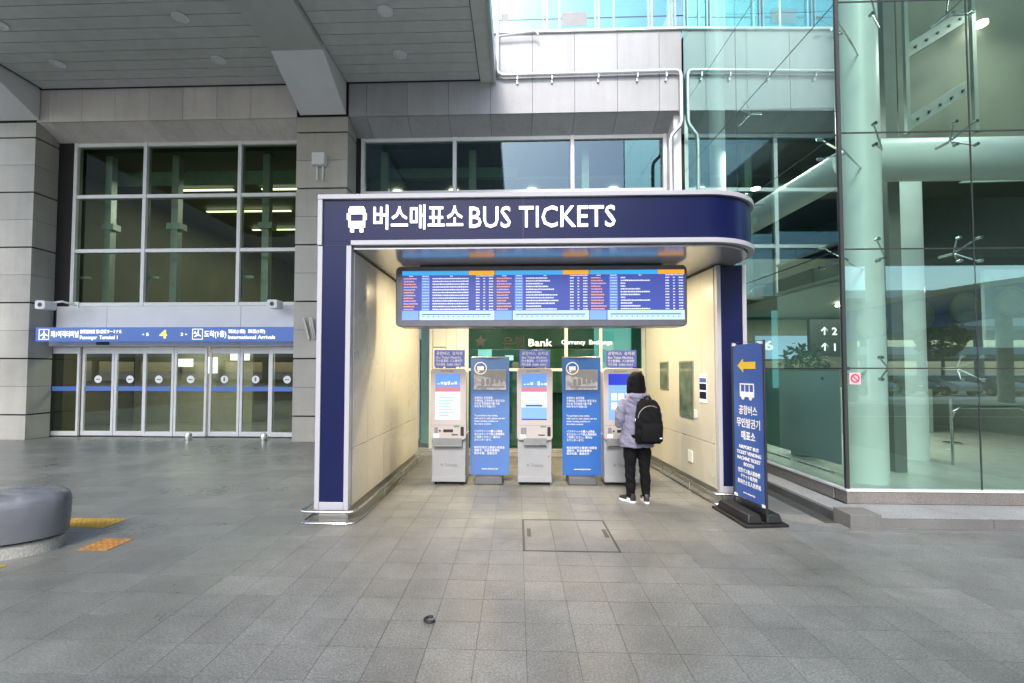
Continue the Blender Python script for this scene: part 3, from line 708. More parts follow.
obj('lettering', textmb('Currency  Exchange', .12, (.86, YB-.058, 2.165), bold=.008, width=.98), WSG, bk, smooth=False)
obj('lettering', textmb('은행', .26, (-.28, YB-.058, 2.10), bold=.012, width=.42), BPLAST, bk, smooth=False)
sp = [(-.72+.13*(1 if k % 2 == 0 else .45)*math.sin(PI*k/5), 2.22+.13*(1 if k % 2 == 0 else .45)*math.cos(PI*k/5)) for k in range(10)]
obj('star_symbol', MB().prism_axis(sp, YB-.014, YB-.010, 'y'), BPLAST, bk, smooth=False)

# ------------------------------------------------------------------ departure display
dp = empty('departure_display', (.3, 5.9, 2.22), 'wide three screen departure display hanging under the booth ceiling', 'display')
DX0, DX1, DY = -1.56, 2.13, 5.8
obj('housing', MB().prism_axis(rrect(DX0, DX1, 2.215, 2.99, .06), DY, DY+.28, 'y'), plain('display_housing', (.15, .155, .18), .3, metal=.5), dp, bevel=.008)
obj('top_shadow_gap', bx(DX0+.3, DX1-.3, DY+.05, DY+.2, 2.991, 3.019), BPLAST, dp)
sw = 1.185
for i in range(3):
    x0 = -1.475+i*(sw+.008); yy = DY-.004
    s = obj('screen', bx(x0, x0+sw, yy, yy+.003, 2.30, 2.93), DISP_BG, dp, smooth=False)
    L = lambda nm, bl_, m, dy=.002: obj(nm, bl_, m, s, smooth=False)
    y1 = yy-.002
    L('title_bar', bx(x0, x0+sw*.72, y1, y1+.0018, 2.875, 2.93), DISP_C); L('title_bar', bx(x0+sw*.723, x0+sw, y1, y1+.0018, 2.875, 2.93), DISP_O)
    L('footer', bx(x0, x0+sw*.18, y1, y1+.0018, 2.30, 2.42), DISP_LB if False else SCR_LB); L('footer', bx(x0+sw*.19, x0+sw, y1, y1+.0018, 2.30, 2.42), DISP_P)
    L('column_band', bx(x0+sw*.21, x0+sw*.30, y1, y1+.0018, 2.425, 2.855), DISP_B2)
    tx = MB(); ot = MB(); gt = MB()
    y2 = y1-.0015; rows = 12; rh = .43/rows
    def dash(mb, a, b, z, h):
        x = a
        while x < b:
            wd = random.uniform(.010, .026); mb.box(x, min(x+wd, b), y2, y2+.0012, z, z+h*random.uniform(.75, 1)); x += wd+.004
    for r in range(rows):
        z = 2.43+r*rh
        ln = random.uniform(.4, .9) if i < 2 else random.choice([.12, .3, .5, .75])
        if i == 0: ln = .95
        dash(ot, x0+.02, x0+.02+sw*random.uniform(.10, .17), z, .016)
        dash(gt, x0+sw*.22, x0+sw*.29, z, .015)
        dash(tx, x0+sw*.33, x0+sw*(.33+.41*ln), z, .017)
        dash(tx, x0+sw*.80, x0+sw*.84, z, .015); dash(tx, x0+sw*.88, x0+sw*.90, z, .015); dash(tx, x0+sw*.94, x0+sw*.985, z, .015)
    dash(tx, x0+.09, x0+.14, 2.858, .012); dash(tx, x0+sw*.22, x0+sw*.29, 2.858, .012); dash(tx, x0+sw*.52, x0+sw*.55, 2.858, .012); dash(tx, x0+sw*.8, x0+sw*.99, 2.858, .012)
    L('row_text', tx, DISP_T)['kind'] = 'stuff'; L('destination_text', ot, DISP_OT)['kind'] = 'stuff'; L('time_text', gt, DISP_P)['kind'] = 'stuff'
    ft = MB().box(x0+sw*.22, x0+sw*.96, y2, y2+.0012, 2.365, 2.377); L('route_line', ft, SBLUE)
    st_ = MB()
    for k in range(14): st_.box(x0+sw*(.225+.054*k), x0+sw*(.225+.054*k)+.02, y2, y2+.0012, 2.335, 2.352)
    L('route_stop', st_, DISP_C)['kind'] = 'stuff'

# ------------------------------------------------------------------ ticket machines
def machine(x, y, kind, label):
    W = .255; D = .55; yf = y
    t = empty('ticket_machine', (x, y, 0), label, 'ticket machine', 'ticket machines in the booth')
    Q = lambda nm, mb, m, par=t, **k: obj(nm, mb, m, par, **k)
    cab = Q('cabinet', bx(x-W+.01, x+W-.01, yf+.05, yf+D, .045, .72), MACH_G, bevel=.012)
    Q('kick_plate', bx(x-W+.01, x+W-.01, yf+.045, yf+.06, .05, .13), MACH_G, bevel=.003)
    Q('upper_body', bx(x-W+.03, x+W-.03, yf+.06, yf+D-.05, .722, 1.64), MACH_G, bevel=.01)
    fr = MB().prism_axis(rrect(x-W, x+W, .66, 1.69, .045), yf, yf+.10, 'y'); fp = Q('front_frame', fr, MACH_W, bevel=.006)
    Q('panel_seam', bx(x-W+.01, x+W-.01, yf-.001, yf+.002, .868, .873), GREYP)
    for sx in (-1, 1):
        for sy in (.1, D-.06): Q('foot', MB().cyl((x+sx*.19, yf+sy, 0), .02, .046, 10), BLACK)
    x0, x1 = x-.19, x+.17
    if kind < 2:
        a = Q('advert_screen', bx(x0, x1, yf-.003, yf+.002, 1.36, 1.61), SCR_SKY)
        Q('screen_strip', bx(x0, x1, yf-.005, yf-.0035, 1.36, 1.42), SCR_PINK, a, smooth=False)
        Q('screen_text', textmb('ENJOY\nKOREA', .06, (x0+.04, yf-.004, 1.53), extr=.0005, bold=.02), SCR_W, a, smooth=False) if False else None
        cl = MB()
        for k in range(7):
            cx = x0+.03+.05*k; cl.box(cx, cx+.035, yf-.005, yf-.0035, 1.44+.02*random.random(), 1.455+.05*random.random())
        Q('screen_cloud', cl, SCR_W, a, smooth=False)
        b = Q('touch_screen', bx(x0, x1, yf-.003, yf+.002, .95, 1.345), SCR_W)
        tl = MB()
        for k in range(7):
            z = 1.0+.043*k
            if kind == 1 and z < 1.13: continue
            tl.box(x0+.05, x0+.05+random.uniform(.13, .24), yf-.005, yf-.0035, z, z+.012)
        Q('screen_text', tl, SCR_LB, b, smooth=False)
        if kind == 1:
            Q('screen_band', bx(x0, x1, yf-.005, yf-.0035, .97, 1.13), SCR_LB, b, smooth=False)
            Q('screen_band', bx(x0, x1, yf-.005, yf-.0035, .95, .968), SCR_DB, b, smooth=False)
            Q('screen_caption', MB().box(x0+.06, x0+.30, yf-.0065, yf-.0052, 1.14, 1.165), SCR_DB, b, smooth=False)
    else:
        b = Q('touch_screen', bx(x0, x1, yf-.003, yf+.002, .95, 1.61), SCR_LB)
        Q('screen_band', bx(x0, x1, yf-.005, yf-.0035, 1.45, 1.61), SCR_DB, b, smooth=False)
        for k in range(6):
            Q('screen_key', bx(x0+.04+.1*(k % 3), x0+.12+.1*(k % 3), yf-.005, yf-.0035, 1.1+.13*(k//3), 1.2+.13*(k//3)), SCR_W, b, smooth=False)
    Q('caption', textmb('BUS TICKET', .035, (x-.11, yf-.003, 1.635), extr=.0004, bold=.02), GREYP, fp, smooth=False)
    Q('card_reader', bx(x+.18, x+.225, yf-.012, yf+.002, .72, .85), BPLAST, bevel=.004)
    Q('green_sticker', bx(x+.08, x+.16, yf-.0015, yf+.001, .84, .865), plain('sticker%d' % kind, (.1, .3, .14), .5))
    if kind != 1: Q('card_slot', bx(x-.07, x+.07, yf-.008, yf+.002, .77, .81), BPLAST, bevel=.004); Q('slot_button', MB().cyl((x-.12, yf-.008, .79), .012, .008, 10, 'y'), BPLAST)
    tr = Q('ticket_tray', MB().box(x-.22, x+.2, yf-.006, yf+.0015, .555, .685) if kind != 1 else MB().box(x-.16, x+.17, yf-.006, yf+.0015, .58, .69), GREYP, bevel=.003)
    Q('keypad', bx(x-.20, x-.15, yf-.006, yf+.002, .76, .84) if kind != 1 else bx(x-.20, x-.12, yf-.006, yf+.002, .74, .84), GREYP, bevel=.002)
    Q('receipt_slot', bx(x+.05, x+.14, yf-.004, yf+.002, .725, .74), BPLAST)
    Q('instruction_sticker', bx(x-.21, x-.13, yf-.0012, yf+.001, .60+.09, .745), LETW, smooth=False)
    Q('cabinet_lock', MB().cyl((x+.20, yf+.044, .42), .012, .01, 10, 'y'), STEEL)
    Q('power_cable', MB().tube([(x+.18, yf+D-.02, .12), (x+.22, yf+D+.06, .02), (x+.30, yf+D+.2, .012), (x+.28, yf+D+.8, .012)], .008, 6), BPLAST)
    # the tray opening
    Q('tray_shelf', bx(x-.20, x+.18, yf-.02, yf-.006, .57, .58) if kind != 1 else bx(x-.14, x+.15, yf-.02, yf-.006, .595, .605), STEEL, tr)
    Q('maker_mark', textmb('Tmoney', .07, (x-.06, yf+.047, .27), extr=.0005, bold=.02, width=.19), GREYP, cab, smooth=False)
    mk = MB().cyl((x-.10, yf+.044, .295), .018, .004, 14, 'y'); Q('maker_symbol', mk, GREYP, cab)
    tp = Q('topper_sign', bx(x-.215, x+.225, yf+.04, yf+.07, 1.71, 1.955), TOPP, bevel=.003)
    for sx in (-1, 1): Q('topper_post', MB().tube([(x+sx*.16, yf+.055, 1.62), (x+sx*.16, yf+.055, 1.71)], .012, 8), STEEL)
    for tt, sz, z, wd in (('공항버스  승차권', .055, 1.885, .38), ('Bus Ticket Machine', .05, 1.83, .36), ('巴士售票机  バス券売機', .045, 1.78, .38), ('카드전용  CARD ONLY', .04, 1.73, .36)):
        Q('lettering', textmb(tt, sz, (x-.185, yf+.038, z), extr=.0006, bold=.015, width=wd), LETW, tp, smooth=False)
    return t
machine(-.995, 6.6, 0, 'leftmost ticket machine, beside the left booth wall, white screen lit')
machine(.25, 6.62, 1, 'middle ticket machine between the two blue banners')
machine(1.50, 6.66, 2, 'rightmost ticket machine with a deep blue screen, the person stands before it')

# ------------------------------------------------------------------ banners
KO = '공항버스 승차권을\n구매하실 고객께서는 현금 또는\n카드로 무인발권기를 이용\n하여 주시기 바랍니다'
EN = 'To purchase a bus ticket,\nwith card or cash, please use the\nticket vending machine or\nthe ticket counter.'
JA = 'バスチケットの購入は現金\nまたはカードで無人発券機を\nご利用ください。案内は\nカウンターまで。'
ZH = '购买机场巴士票请使用现金\n或刷卡，在自动售票机\n购买车票。谢谢合作'
def banner(x0, x1, y, mat, lean, label):
    xc = (x0+x1)/2
    t = empty('banner_stand', (xc, y, 0), label, 'banner', 'blue banners between the ticket machines')
    nx = 8; v = []; z0, z1 = .11, 1.85
    vs = []; fs = []
    for s_ in (0, .008):
        for k in range(13):
            z = z0+(z1-z0)*k/12
            for i in range(nx+1):
                u = i/nx; vs.append((x0+(x1-x0)*u, y+s_+.012*math.sin(u*PI*2+k*.4)*.4+lean*(z-z0), z))
    n1 = nx+1; off = 13*n1
    for k in range(12):
        for i in range(nx):
            a = k*n1+i; fs.append((a, a+1, a+n1+1, a+n1)); fs.append((off+a, off+a+n1, off+a+n1+1, off+a+1))
    for k in range(12):
        for i in (0, nx):
            a = k*n1+i; q = (a, a+n1, off+a+n1, off+a); fs.append(q if i == 0 else q[::-1])
    for i in range(nx):
        fs.append((i, off+i, off+i+1, i+1)); b_ = 12*n1+i; fs.append((b_, b_+1, off+b_+1, off+b_))
    sh = obj('banner_sheet', MB().add(vs, fs), mat, t)
    Y = lambda z: y-.012+lean*(z-z0)
    ph = obj('printed_photo', bx(x0+.05, x1-.05, Y(1.5)-.003, Y(1.5), 1.37, 1.67), PHOTO, t)
    rr = MB()
    for k in range(5): rr.prism_axis([(x0+.16+.07*k, 1.43+.012*k), (x0+.21+.07*k, 1.435+.012*k), (x0+.21+.07*k, 1.53+.008*k), (x0+.16+.07*k, 1.525+.008*k)], Y(1.5)-.0055, Y(1.5)-.0035, 'y')
    obj('photo_vehicle', rr.box(x0+.12, x1-.07, Y(1.5)-.0045, Y(1.5)-.0032, 1.40, 1.425), GREYP, ph)
    obj('photo_sky', MB().prism_axis([(x0+.055, 1.60), (x1-.055, 1.50), (x1-.055, 1.665), (x0+.055, 1.665)], Y(1.5)-.0045, Y(1.5)-.0033, 'y'), GREYP, ph)
    em = MB(); n = 28; cx, cz = x0+.15, 1.69
    em.loft([[(cx+r*math.cos(2*PI*k/n), yy, cz+r*math.sin(2*PI*k/n)) for k in range(n)] for r, yy in ((.095, Y(1.6)-.004), (.095, Y(1.6)-.008), (.08, Y(1.6)-.008), (.08, Y(1.6)-.004))], cap=False)
    em.box(cx-.05, cx+.05, Y(1.6)-.008, Y(1.6)-.005, cz-.03, cz+.03).tube([(cx-.03, Y(1.6)-.007, cz-.045), (cx-.03, Y(1.6)-.004, cz-.045)], .014, 10)
    obj('round_emblem', em, LETW, t)
    for tt, z in ((KO, 1.235), (EN, .975), (JA, .74), (ZH, .50)):
        obj('lettering', textmb(tt, .040 if tt != EN else .036, (x0+.06, Y(z-.1)-.004, z), extr=.0006, bold=.006, line=1.08 if tt != EN else 1.15, width=(x1-x0)*.78), LETW, t, smooth=False)
    obj('lettering', textmb('www.airport.kr', .035, (xc-.12, Y(.2)-.003, .19), extr=.0006, bold=.015, width=.25), LETW, t, smooth=False)
    obj('pole', MB().tube([(xc, y+.04, .05), (xc, y+.04+lean*1.7, 1.83)], .012, 8), STEEL, t)
    obj('bar', MB().tube([(x0, y+.004+lean*1.74, 1.855), (x1, y+.004+lean*1.74, 1.855)], .01, 8), STEEL, t)
    bs = MB().loft([[(xc-.22, y-.16, 0), (xc+.20, y-.16, 0), (xc+.20, y+.2, 0), (xc-.22, y+.2, 0)], [(xc-.21, y-.13, .11), (xc+.19, y-.13, .11), (xc+.19, y+.17, .11), (xc-.21, y+.17, .11)]])
    obj('water_base', bs, plain('base_grey%d' % int(x0*10+20), (.06, .065, .07), .5), t, bevel=.015)
banner(-.70, -.12, 6.85, plain('banner_blue_pale', (.085, .18, .44), .45, wear=.05), .012, 'lighter blue banner between the left and middle ticket machines')
banner(.67, 1.24, 6.87, BAN2, .012, 'deeper blue banner between the middle machine and the person')

# ------------------------------------------------------------------ free-standing sign
fs_ = empty('pavement_sign', (2.62, 5.3, 0), 'tall blue framed sign with yellow arrow and bus symbol on a black base', 'sign')
A = Vector((2.585, 5.61, 0)); B = Vector((2.655, 5.03, 0)); U = (B-A).normalized(); NN = U.cross(Vector((0, 0, 1)))
def PT(s, z, d=0): return A+U*s+Vector((0, 0, z))+NN*d
Wd = (B-A).length; lean = 0
def slabp(s0, s1, z0, z1, d0, d1): return MB().loft([[PT(s0, z, d0), PT(s1, z, d0), PT(s1, z, d1), PT(s0, z, d1)] for z in (z0, z1)])
obj('sign_panel', slabp(.025, Wd-.025, .20, 1.965, -.003, .003), SBLUE, fs_)
frp = obj('frame', MB().tube([PT(0, .1), PT(0, 1.99), PT(Wd, 1.99), PT(Wd, .1)], .013, 8).tube([PT(0, .18), PT(Wd, .18)], .010, 8), BPLAST, fs_)
for s_, z in ((.04, 1.965), (Wd-.04, 1.965), (.04, .20), (Wd-.04, .20)): obj('clip', slabp(s_-.03, s_+.03, z-.012, z+.02, -.008, .008), LETW, fs_)
obj('base_weight', MB().loft([[(2.40, 4.97, 0), (2.88, 5.02, 0), (2.83, 5.74, 0), (2.35, 5.69, 0)], [(2.40, 4.97, .03), (2.88, 5.02, .03), (2.83, 5.74, .03), (2.35, 5.69, .03)]]), BLACK, fs_, bevel=.006)
for c in (0, 1):
    pass
obj('base_block', MB().loft([[(2.45, 5.02, .031), (2.62, 5.04, .031), (2.56, 5.69, .031), (2.39, 5.66, .031)], [(2.47, 5.05, .12), (2.60, 5.06, .12), (2.55, 5.66, .12), (2.42, 5.63, .12)]]), BLACK, fs_, bevel=.012)
obj('base_block', MB().loft([[(2.66, 5.04, .031), (2.84, 5.06, .031), (2.79, 5.71, .031), (2.61, 5.69, .031)], [(2.68, 5.07, .12), (2.82, 5.08, .12), (2.77, 5.68, .12), (2.63, 5.66, .12)]]), BLACK, fs_, bevel=.012)
def ppoly(pts, d=.0045, th=.002):
    return MB().loft([[PT(s, z, d) for s, z in pts], [PT(s, z, d+th) for s, z in pts]])
obj('arrow', ppoly([(.11, 1.72), (.22, 1.80), (.22, 1.76), (.44, 1.76), (.44, 1.68), (.22, 1.68), (.22, 1.64)]), YEL, fs_, smooth=False)
bsym = MB(); 
for s0, s1, z0, z1 in ((.15, .41, 1.50, 1.515), (.15, .17, 1.36, 1.498), (.17, .40, 1.36, 1.42), (.395, .41, 1.36, 1.498), (.24, .25, 1.42, 1.498), (.32, .33, 1.42, 1.498)): bsym.merge(slabp(s0, s1, z0, z1, .0045, .0065))
for s_ in (.21, .35):
    bsym.merge(MB().loft([[PT(s_+.03*math.cos(2*PI*k/14), 1.355+.03*math.sin(2*PI*k/14), d) for k in range(14)] for d in (.007, .009)]))
obj('bus_symbol', bsym, LETW, fs_, smooth=False)
def pt(s, size, z, wd, bold=.012):
    obj('lettering', textmb(s, size, PT((Wd-wd)/2, z, .0055), u=U, bold=bold, extr=.0008, width=wd), LETW, fs_, smooth=False)
pt('공항버스', .115, 1.165, .33); pt('무인발권기', .115, 1.02, .42); pt('매표소', .115, .875, .25)
pt('AIRPORT BUS', .055, .765, .36, .02); pt('TICKET VENDING', .055, .70, .44, .02); pt('MACHINE TICKET', .055, .635, .42, .02); pt('BOOTH', .055, .57, .18, .02)
pt('空港バス無人発券機', .055, .49, .40); pt('チケット販売所', .05, .43, .30); pt('机场巴士无人售票机', .055, .36, .42)
pt('www.airport.kr', .03, .255, .22)

# ------------------------------------------------------------------ floor items
ht = empty('floor_hatch', (.503, 4.73, 0), 'square floor access hatch with a dark steel edge in the paving', 'hatch')
hx0, hx1, hy0, hy1 = .053, .953, 4.285, 5.179
obj('edge_frame', MB().box(hx0, hx1, hy0, hy0+.018, -.02, .0015).box(hx0, hx1, hy1-.018, hy1, -.02, .0015).box(hx0, hx0+.018, hy0+.018, hy1-.018, -.02, .0015).box(hx1-.018, hx1, hy0+.018, hy1-.018, -.02, .0015), DSTEEL, ht, smooth=False)
ins = []
for i in range(3): ins.append((hx0+.020+.288*i, hx0+.020+.288*i+.284, hy0+.020, hy1-.020, -.02, -.0005))
pieces('paving_slab', ins, F_C, ht)
for x in (hx0+.045, hx1-.075): obj('lifting_plate', bx(x, x+.04, 4.66, 4.88, -.002, .003), DSTEEL, ht)
hk = MB().tube([(-.58+.035*math.cos(a*PI/8), 3.08+.035*math.sin(a*PI/8), .012) for a in range(3, 16)], .009, 8)
obj('ring_hook', hk, BLACK, label='small black open ring lying on the paving in the foreground', cat='ring')

def tact(x0, x1, y0, y1, n, label, mat):
    t = empty('tactile_paving', ((x0+x1)/2, (y0+y1)/2, 0), label, 'tactile paving', 'yellow tactile paving pieces by the grey seat')
    obj('plate', bx(x0, x1, y0, y1, .0005, .004), mat, t, smooth=False)
    d = .05; nx = max(1, int((x1-x0)/d)); ny = max(1, int((y1-y0)/d)); mb = MB()
    for i in range(nx):
        for k in range(ny):
            cx = x0+(i+.5)*(x1-x0)/nx; cy = y0+(k+.5)*(y1-y0)/ny
            mb.tube([(cx, cy, .004), (cx, cy, .008)], [.016, .011], 8)
    obj('stud', mb, mat, t, kind='stuff')
tact(-4.98, -4.34, 4.72, 5.02, 2, 'long yellow tactile strip just behind the grey oval seat', TACT)
tact(-4.06, -3.77, 4.14, 4.43, 1, 'worn orange tactile plate in front of the grey seat, on dark paving', TACTO)
tact(-4.63, -4.33, 3.5, 3.8, 1, 'yellow tactile plate at the left edge of the photo', TACT)

# oval seat
se = empty('oval_seat', (-4.8, 3.97, 0), 'low oval seat in shiny grey vinyl on a speckled stone base', 'seat')
def oval(a, b, z, cx=-4.94, cy=3.96, n=64, p=2.5, rot=.42, wob=0):
    a -= .06; b -= .10
    r = []
    for k in range(n):
        t_ = 2*PI*k/n; c, s_ = math.cos(t_), math.sin(t_)
        x = a*math.copysign(abs(c)**(2/p), c); y = b*math.copysign(abs(s_)**(2/p), s_)
        wv = 1+wob*math.sin(k*2.1)*math.sin(k*.77)
        x *= wv; y *= wv
        r.append((cx+x*math.cos(rot)-y*math.sin(rot), cy+x*math.sin(rot)+y*math.cos(rot), z+(wob*.25*math.sin(k*1.7))))
    return r
obj('stone_base', MB().loft([oval(.76, .38, 0), oval(.76, .38, .10), oval(.74, .36, .115)]), granite('seat_stone', (.40, .40, .37), .7, .4, 70), se)
obj('vinyl_cover', MB().loft([oval(.74, .36, .13), oval(.79, .41, .14, wob=.004), oval(.80, .42, .30), oval(.80, .42, .44, wob=.006), oval(.785, .405, .495, wob=.014), oval(.75, .37, .53, wob=.010), oval(.66, .28, .545, wob=.006), oval(.4, .15, .55)]), VINYL, se)
obj('seat_piping', MB().tube([Vector(p) for p in oval(.792, .412, .445)]+[Vector(oval(.792, .412, .445)[0])], .007, 6), VINYL, se)
vc = [c for c in se.children if c.name.startswith('vinyl')][0]
for v in vc.data.vertices:
    h = v.co.z
    if h > .25:
        p = Vector((v.co.x*16, v.co.y*16, h*6)); v.co.z += mnoise.noise(p)*.012; v.co += Vector((v.co.x, v.co.y, 0)).normalized()*mnoise.noise(p*1.3)*.010

# ================================================================== GLASS HALL
gh = empty('glass_hall', (6, 7, 0), 'point fixed glass hall with white tubes at the right of the booth', 'glass hall')
C0 = Vector((3.89, 5.6, 0)); C1 = Vector((3.80, 10.40, 0))
ZJ = [.27, 1.69, 3.12, 4.54, 6.17, 7.7, 9.2, 10.7]
SD = (C1-C0).normalized(); SN = Vector((SD.y, -SD.x, 0))
def sidebox(t0, t1, z0, z1, d0, d1): return MB().loft([[C0+SD*t0+SN*d0+Vector((0,0,z)), C0+SD*t1+SN*d0+Vector((0,0,z)), C0+SD*t1+SN*d1+Vector((0,0,z)), C0+SD*t0+SN*d1+Vector((0,0,z))] for z in (z0, z1)])
ts = [0.03, 2.45, 4.80]; fx = [3.92, 5.43, 6.97, 8.5, 10.0]
for zi in range(len(ZJ)-1):
    z0, z1 = ZJ[zi]+.006, ZJ[zi+1]-.006
    for a, b in zip(ts[:-1], ts[1:]): obj('glass_pane', sidebox(a+.006, b-.006, z0, z1, 0, .012), GL_HALL, gh, smooth=False)
    for a, b in zip(fx[:-1], fx[1:]): obj('glass_pane', bx(a+.006, b-.006, 5.6, 5.612, z0, z1), GL_HALL, gh, smooth=False)
# silicone joints (dark lines)
jm = MB()
for z in ZJ[1:-1]:
    jm.merge(sidebox(.03, 4.8, z-.007, z+.007, .001, .011)); jm.box(3.92, 10, 5.601, 5.611, z-.008, z+.008)
for t_ in ts[1:2]: jm.merge(sidebox(t_-.006, t_+.006, .27, 10.7, .002, .010))
for x in fx[1:-1]: jm.box(x-.008, x+.008, 5.602, 5.610, .27, 10.7)
obj('glass_joint', jm, DSTEEL, gh, smooth=False)
obj('corner_joint', MB().prism([(3.875, 5.59), (3.915, 5.59), (3.915, 5.625), (3.875, 5.625)], .27, 10.7), DSTEEL, gh, smooth=False)
obj('sill_cap', MB().box(3.86, 10, 5.57, 5.66, .245, .269).merge(sidebox(.06, 4.8, .245, .269, -.03, .06)), WALU, gh)
pl = []
for a, b in zip([3.87, 6.35, 8.5], [6.35, 8.5, 10.0]): pl.append((a+.003, b-.003, 5.58, 5.78, .1, .243))
pieces('plinth_stone', pl, G_PLINTH, gh, bevel=.004)
for a, b in zip([.0+.2, 1.6, 3.2], [1.6, 3.2, 4.8]): obj('plinth_stone', sidebox(a+.003, b-.003, .1, .243, -.02, .15), G_PLINTH, gh, bevel=.004)
# spider fittings
spid = MB()
def spider(c, face):
    mb = MB(); c = Vector(c)
    for sx in (-1, 1):
        for sz in (-1, 1):
            if face == 'f': e = c+Vector((sx*.12, -.02, sz*.14)); tip = e+Vector((0, -.05, 0)); bk_ = c+Vector((0, .16, 0))
            else: e = c+Vector((.02, sx*.12, sz*.14)); tip = e+Vector((-.05, 0, 0)); bk_ = c+Vector((.16, 0, 0))
            mb.tube([bk_, c+(e-c)*.5+(bk_-c)*.5, e], [.014, .011, .009], 8); mb.tube([e, tip], .020, 10)
    mb.tube([bk_, bk_+(bk_-c)*1.2], .018, 8)
    return mb
for z in (1.69, 3.12, 4.54, 6.17): 
    for x in (5.43, 6.97): obj('spider_fitting', spider((x, 5.70, z), 'f'), STEEL, gh)
    obj('spider_fitting', spider((3.86+.08, 8.05, z), 's'), STEEL, gh)
    m = MB()
    for sz in (-.13, .13):
        m.tube([(4.75, 6.05, z), (4.42, 5.72, z+sz*.7), (4.35, 5.66, z+sz)], [.013, .010, .009], 8); m.tube([(4.35, 5.67, z+sz), (4.35, 5.62, z+sz)], .022, 10)
        m.tube([(4.35, 6.15, z), (4.05, 6.05, z+sz*.7), (3.96, 6.02, z+sz)], [.013, .010, .009], 8); m.tube([(3.97, 6.02, z+sz), (3.90, 6.02, z+sz)], .022, 10)
    for a in (.0,): m.tube([(4.9, 6.6, z-.02), (4.4, 6.1, z-.10+a), (3.95, 5.72, z-.06)], .011, 8)
    obj('corner_fitting', m, STEEL, gh)
# columns and tubes
hallg = 'white steel tubes inside the glass hall'
obj('steel_column', MB().cyl((4.96, 6.75, .1), .26, 11.5, 32), TUBE, label='nearest white round column at the glass hall corner', cat='column', group=hallg)
obj('steel_column', MB().cyl((7.0, 8.6, .1), .34, 11.5, 32), TUBE, label='second white round column, standing just behind the corner column', cat='column', group=hallg)
obj('steel_column', MB().cyl((4.36, 10.0, .1), .16, 11.5, 24), TUBE, label='slim pale column at the far end of the glass side wall', cat='column', group=hallg)
obj('steel_tube', MB().tube([(5.18, 6.9, 4.78), (12, 6.9, 4.78)], .30, 28), TUBE, label='thick horizontal white tube running right from the corner column', cat='tube', group=hallg)
obj('steel_tube', MB().tube([(4.9, 6.9, 4.72), (4.35, 10.2, 4.5)], .24, 28), TUBE, label='white tube receding along the side glass above the booth corner', cat='tube', group=hallg)
hi = empty('hall_interior', (8, 9, 0), 'dim interior of the glass hall with soffit, gallery and desk', 'hall')
obj('hall_floor', bx(3.95, 20, 5.7, 29, 0, .10), plain('hall_floor_stone', (.5, .52, .47), .25, wear=.1), hi, smooth=False)
obj('olive_wall', bx(6.7, 20, 8.15, 8.4, 5.5, 11.5), OLIVE, hi, smooth=False)
obj('olive_ceiling', bx(6.7, 20, 8.4, 10.4, 5.5, 5.6), OLIVE, hi, smooth=False)
obj('steel_post', bx(5.80, 5.98, 7.3, 7.5, .1, 11), plain('post_grey', (.16, .17, .15), .5), hi)
obj('gallery_slab', bx(5.6, 20, 8.8, 14, 3.25, 3.6), OLIVE, hi, smooth=False)
obj('gallery_ceiling', bx(4.4, 20, 10.9, 28, 3.6, 3.7), INTC, hi, smooth=False)
obj('gallery_front', bx(4.4, 20, 10.6, 10.7, 3.3, 4.2), OLIVE, hi, smooth=False)
obj('pale_board', bx(7.9, 12, 8.0, 8.06, 2.05, 3.37), plain('pale_board', (.50, .60, .55), .5), hi, smooth=False)
obj('pale_slope', MB().prism_axis([(7.6, 4.9), (11, 5.45), (11, 4.95), (7.6, 4.88)], 8.02, 8.06, 'y'), BLIND, hi, smooth=False)
obj('back_wall', bx(3.9, 20, 20, 20.2, 0, 7), INTD, hi, smooth=False)
obj('side_partition', bx(12.0, 12.2, 6, 28, 0, 11), INTD, hi, smooth=False)
obj('frosted_film', sidebox(.12, 3.35, .52, 1.66, .03, .036), FROST, hi, smooth=False)
obj('film_edge', sidebox(.12, 3.35, 1.662, 1.68, .028, .038), BLIND, hi, smooth=False)
obj('push_bar', MB().tube([C0+SD*1.0+SN*-.05+Vector((0,0,.42)), C0+SD*1.9+SN*-.05+Vector((0,0,.42))], .012, 8), STEEL, hi)
obj('push_bar', MB().tube([C0+SD*.15+SN*-.05+Vector((0,0,.42)), C0+SD*.85+SN*-.05+Vector((0,0,.42))], .012, 8), STEEL, hi)
obj('hanging_sign', bx(6.25, 7.1, 10.0, 10.1, 1.95, 2.75), BPLAST, hi, smooth=False)
obj('sign_arrow', textmb('↑ 2', .22, (6.45, 9.98, 2.42), bold=.02, extr=.003), WSG, hi, smooth=False); obj('sign_arrow', textmb('↑ 1', .22, (6.45, 9.98, 2.08), bold=.02, extr=.003), WSG, hi, smooth=False)
obj('gate_number', textmb('16', .28, (5.14, 10.0, 2.10), bold=.03, extr=.003, width=.34), WSG, hi, smooth=False)
for (x, y, z, r) in [(9.1, 8.0, 8.0, .16)]:
    obj('hall_spot', MB().cyl((8.0, 8.0, 7.62), .09, .05, 20), emis('hall_spot_light', (1, .93, .8), 12), hi)
for (x, y, z) in [(4.9, 13.0, 6.5), (6.2, 12.0, 6.4), (5.6, 13, 3.57), (6.8, 13.5, 3.57), (6.2, 11.6, 3.57), (7.6, 11, 3.2), (8.6, 12, 3.2)]:
    obj('hall_spot', MB().cyl((x, y, z-.03), .11, .028, 14), SPOT, hi)
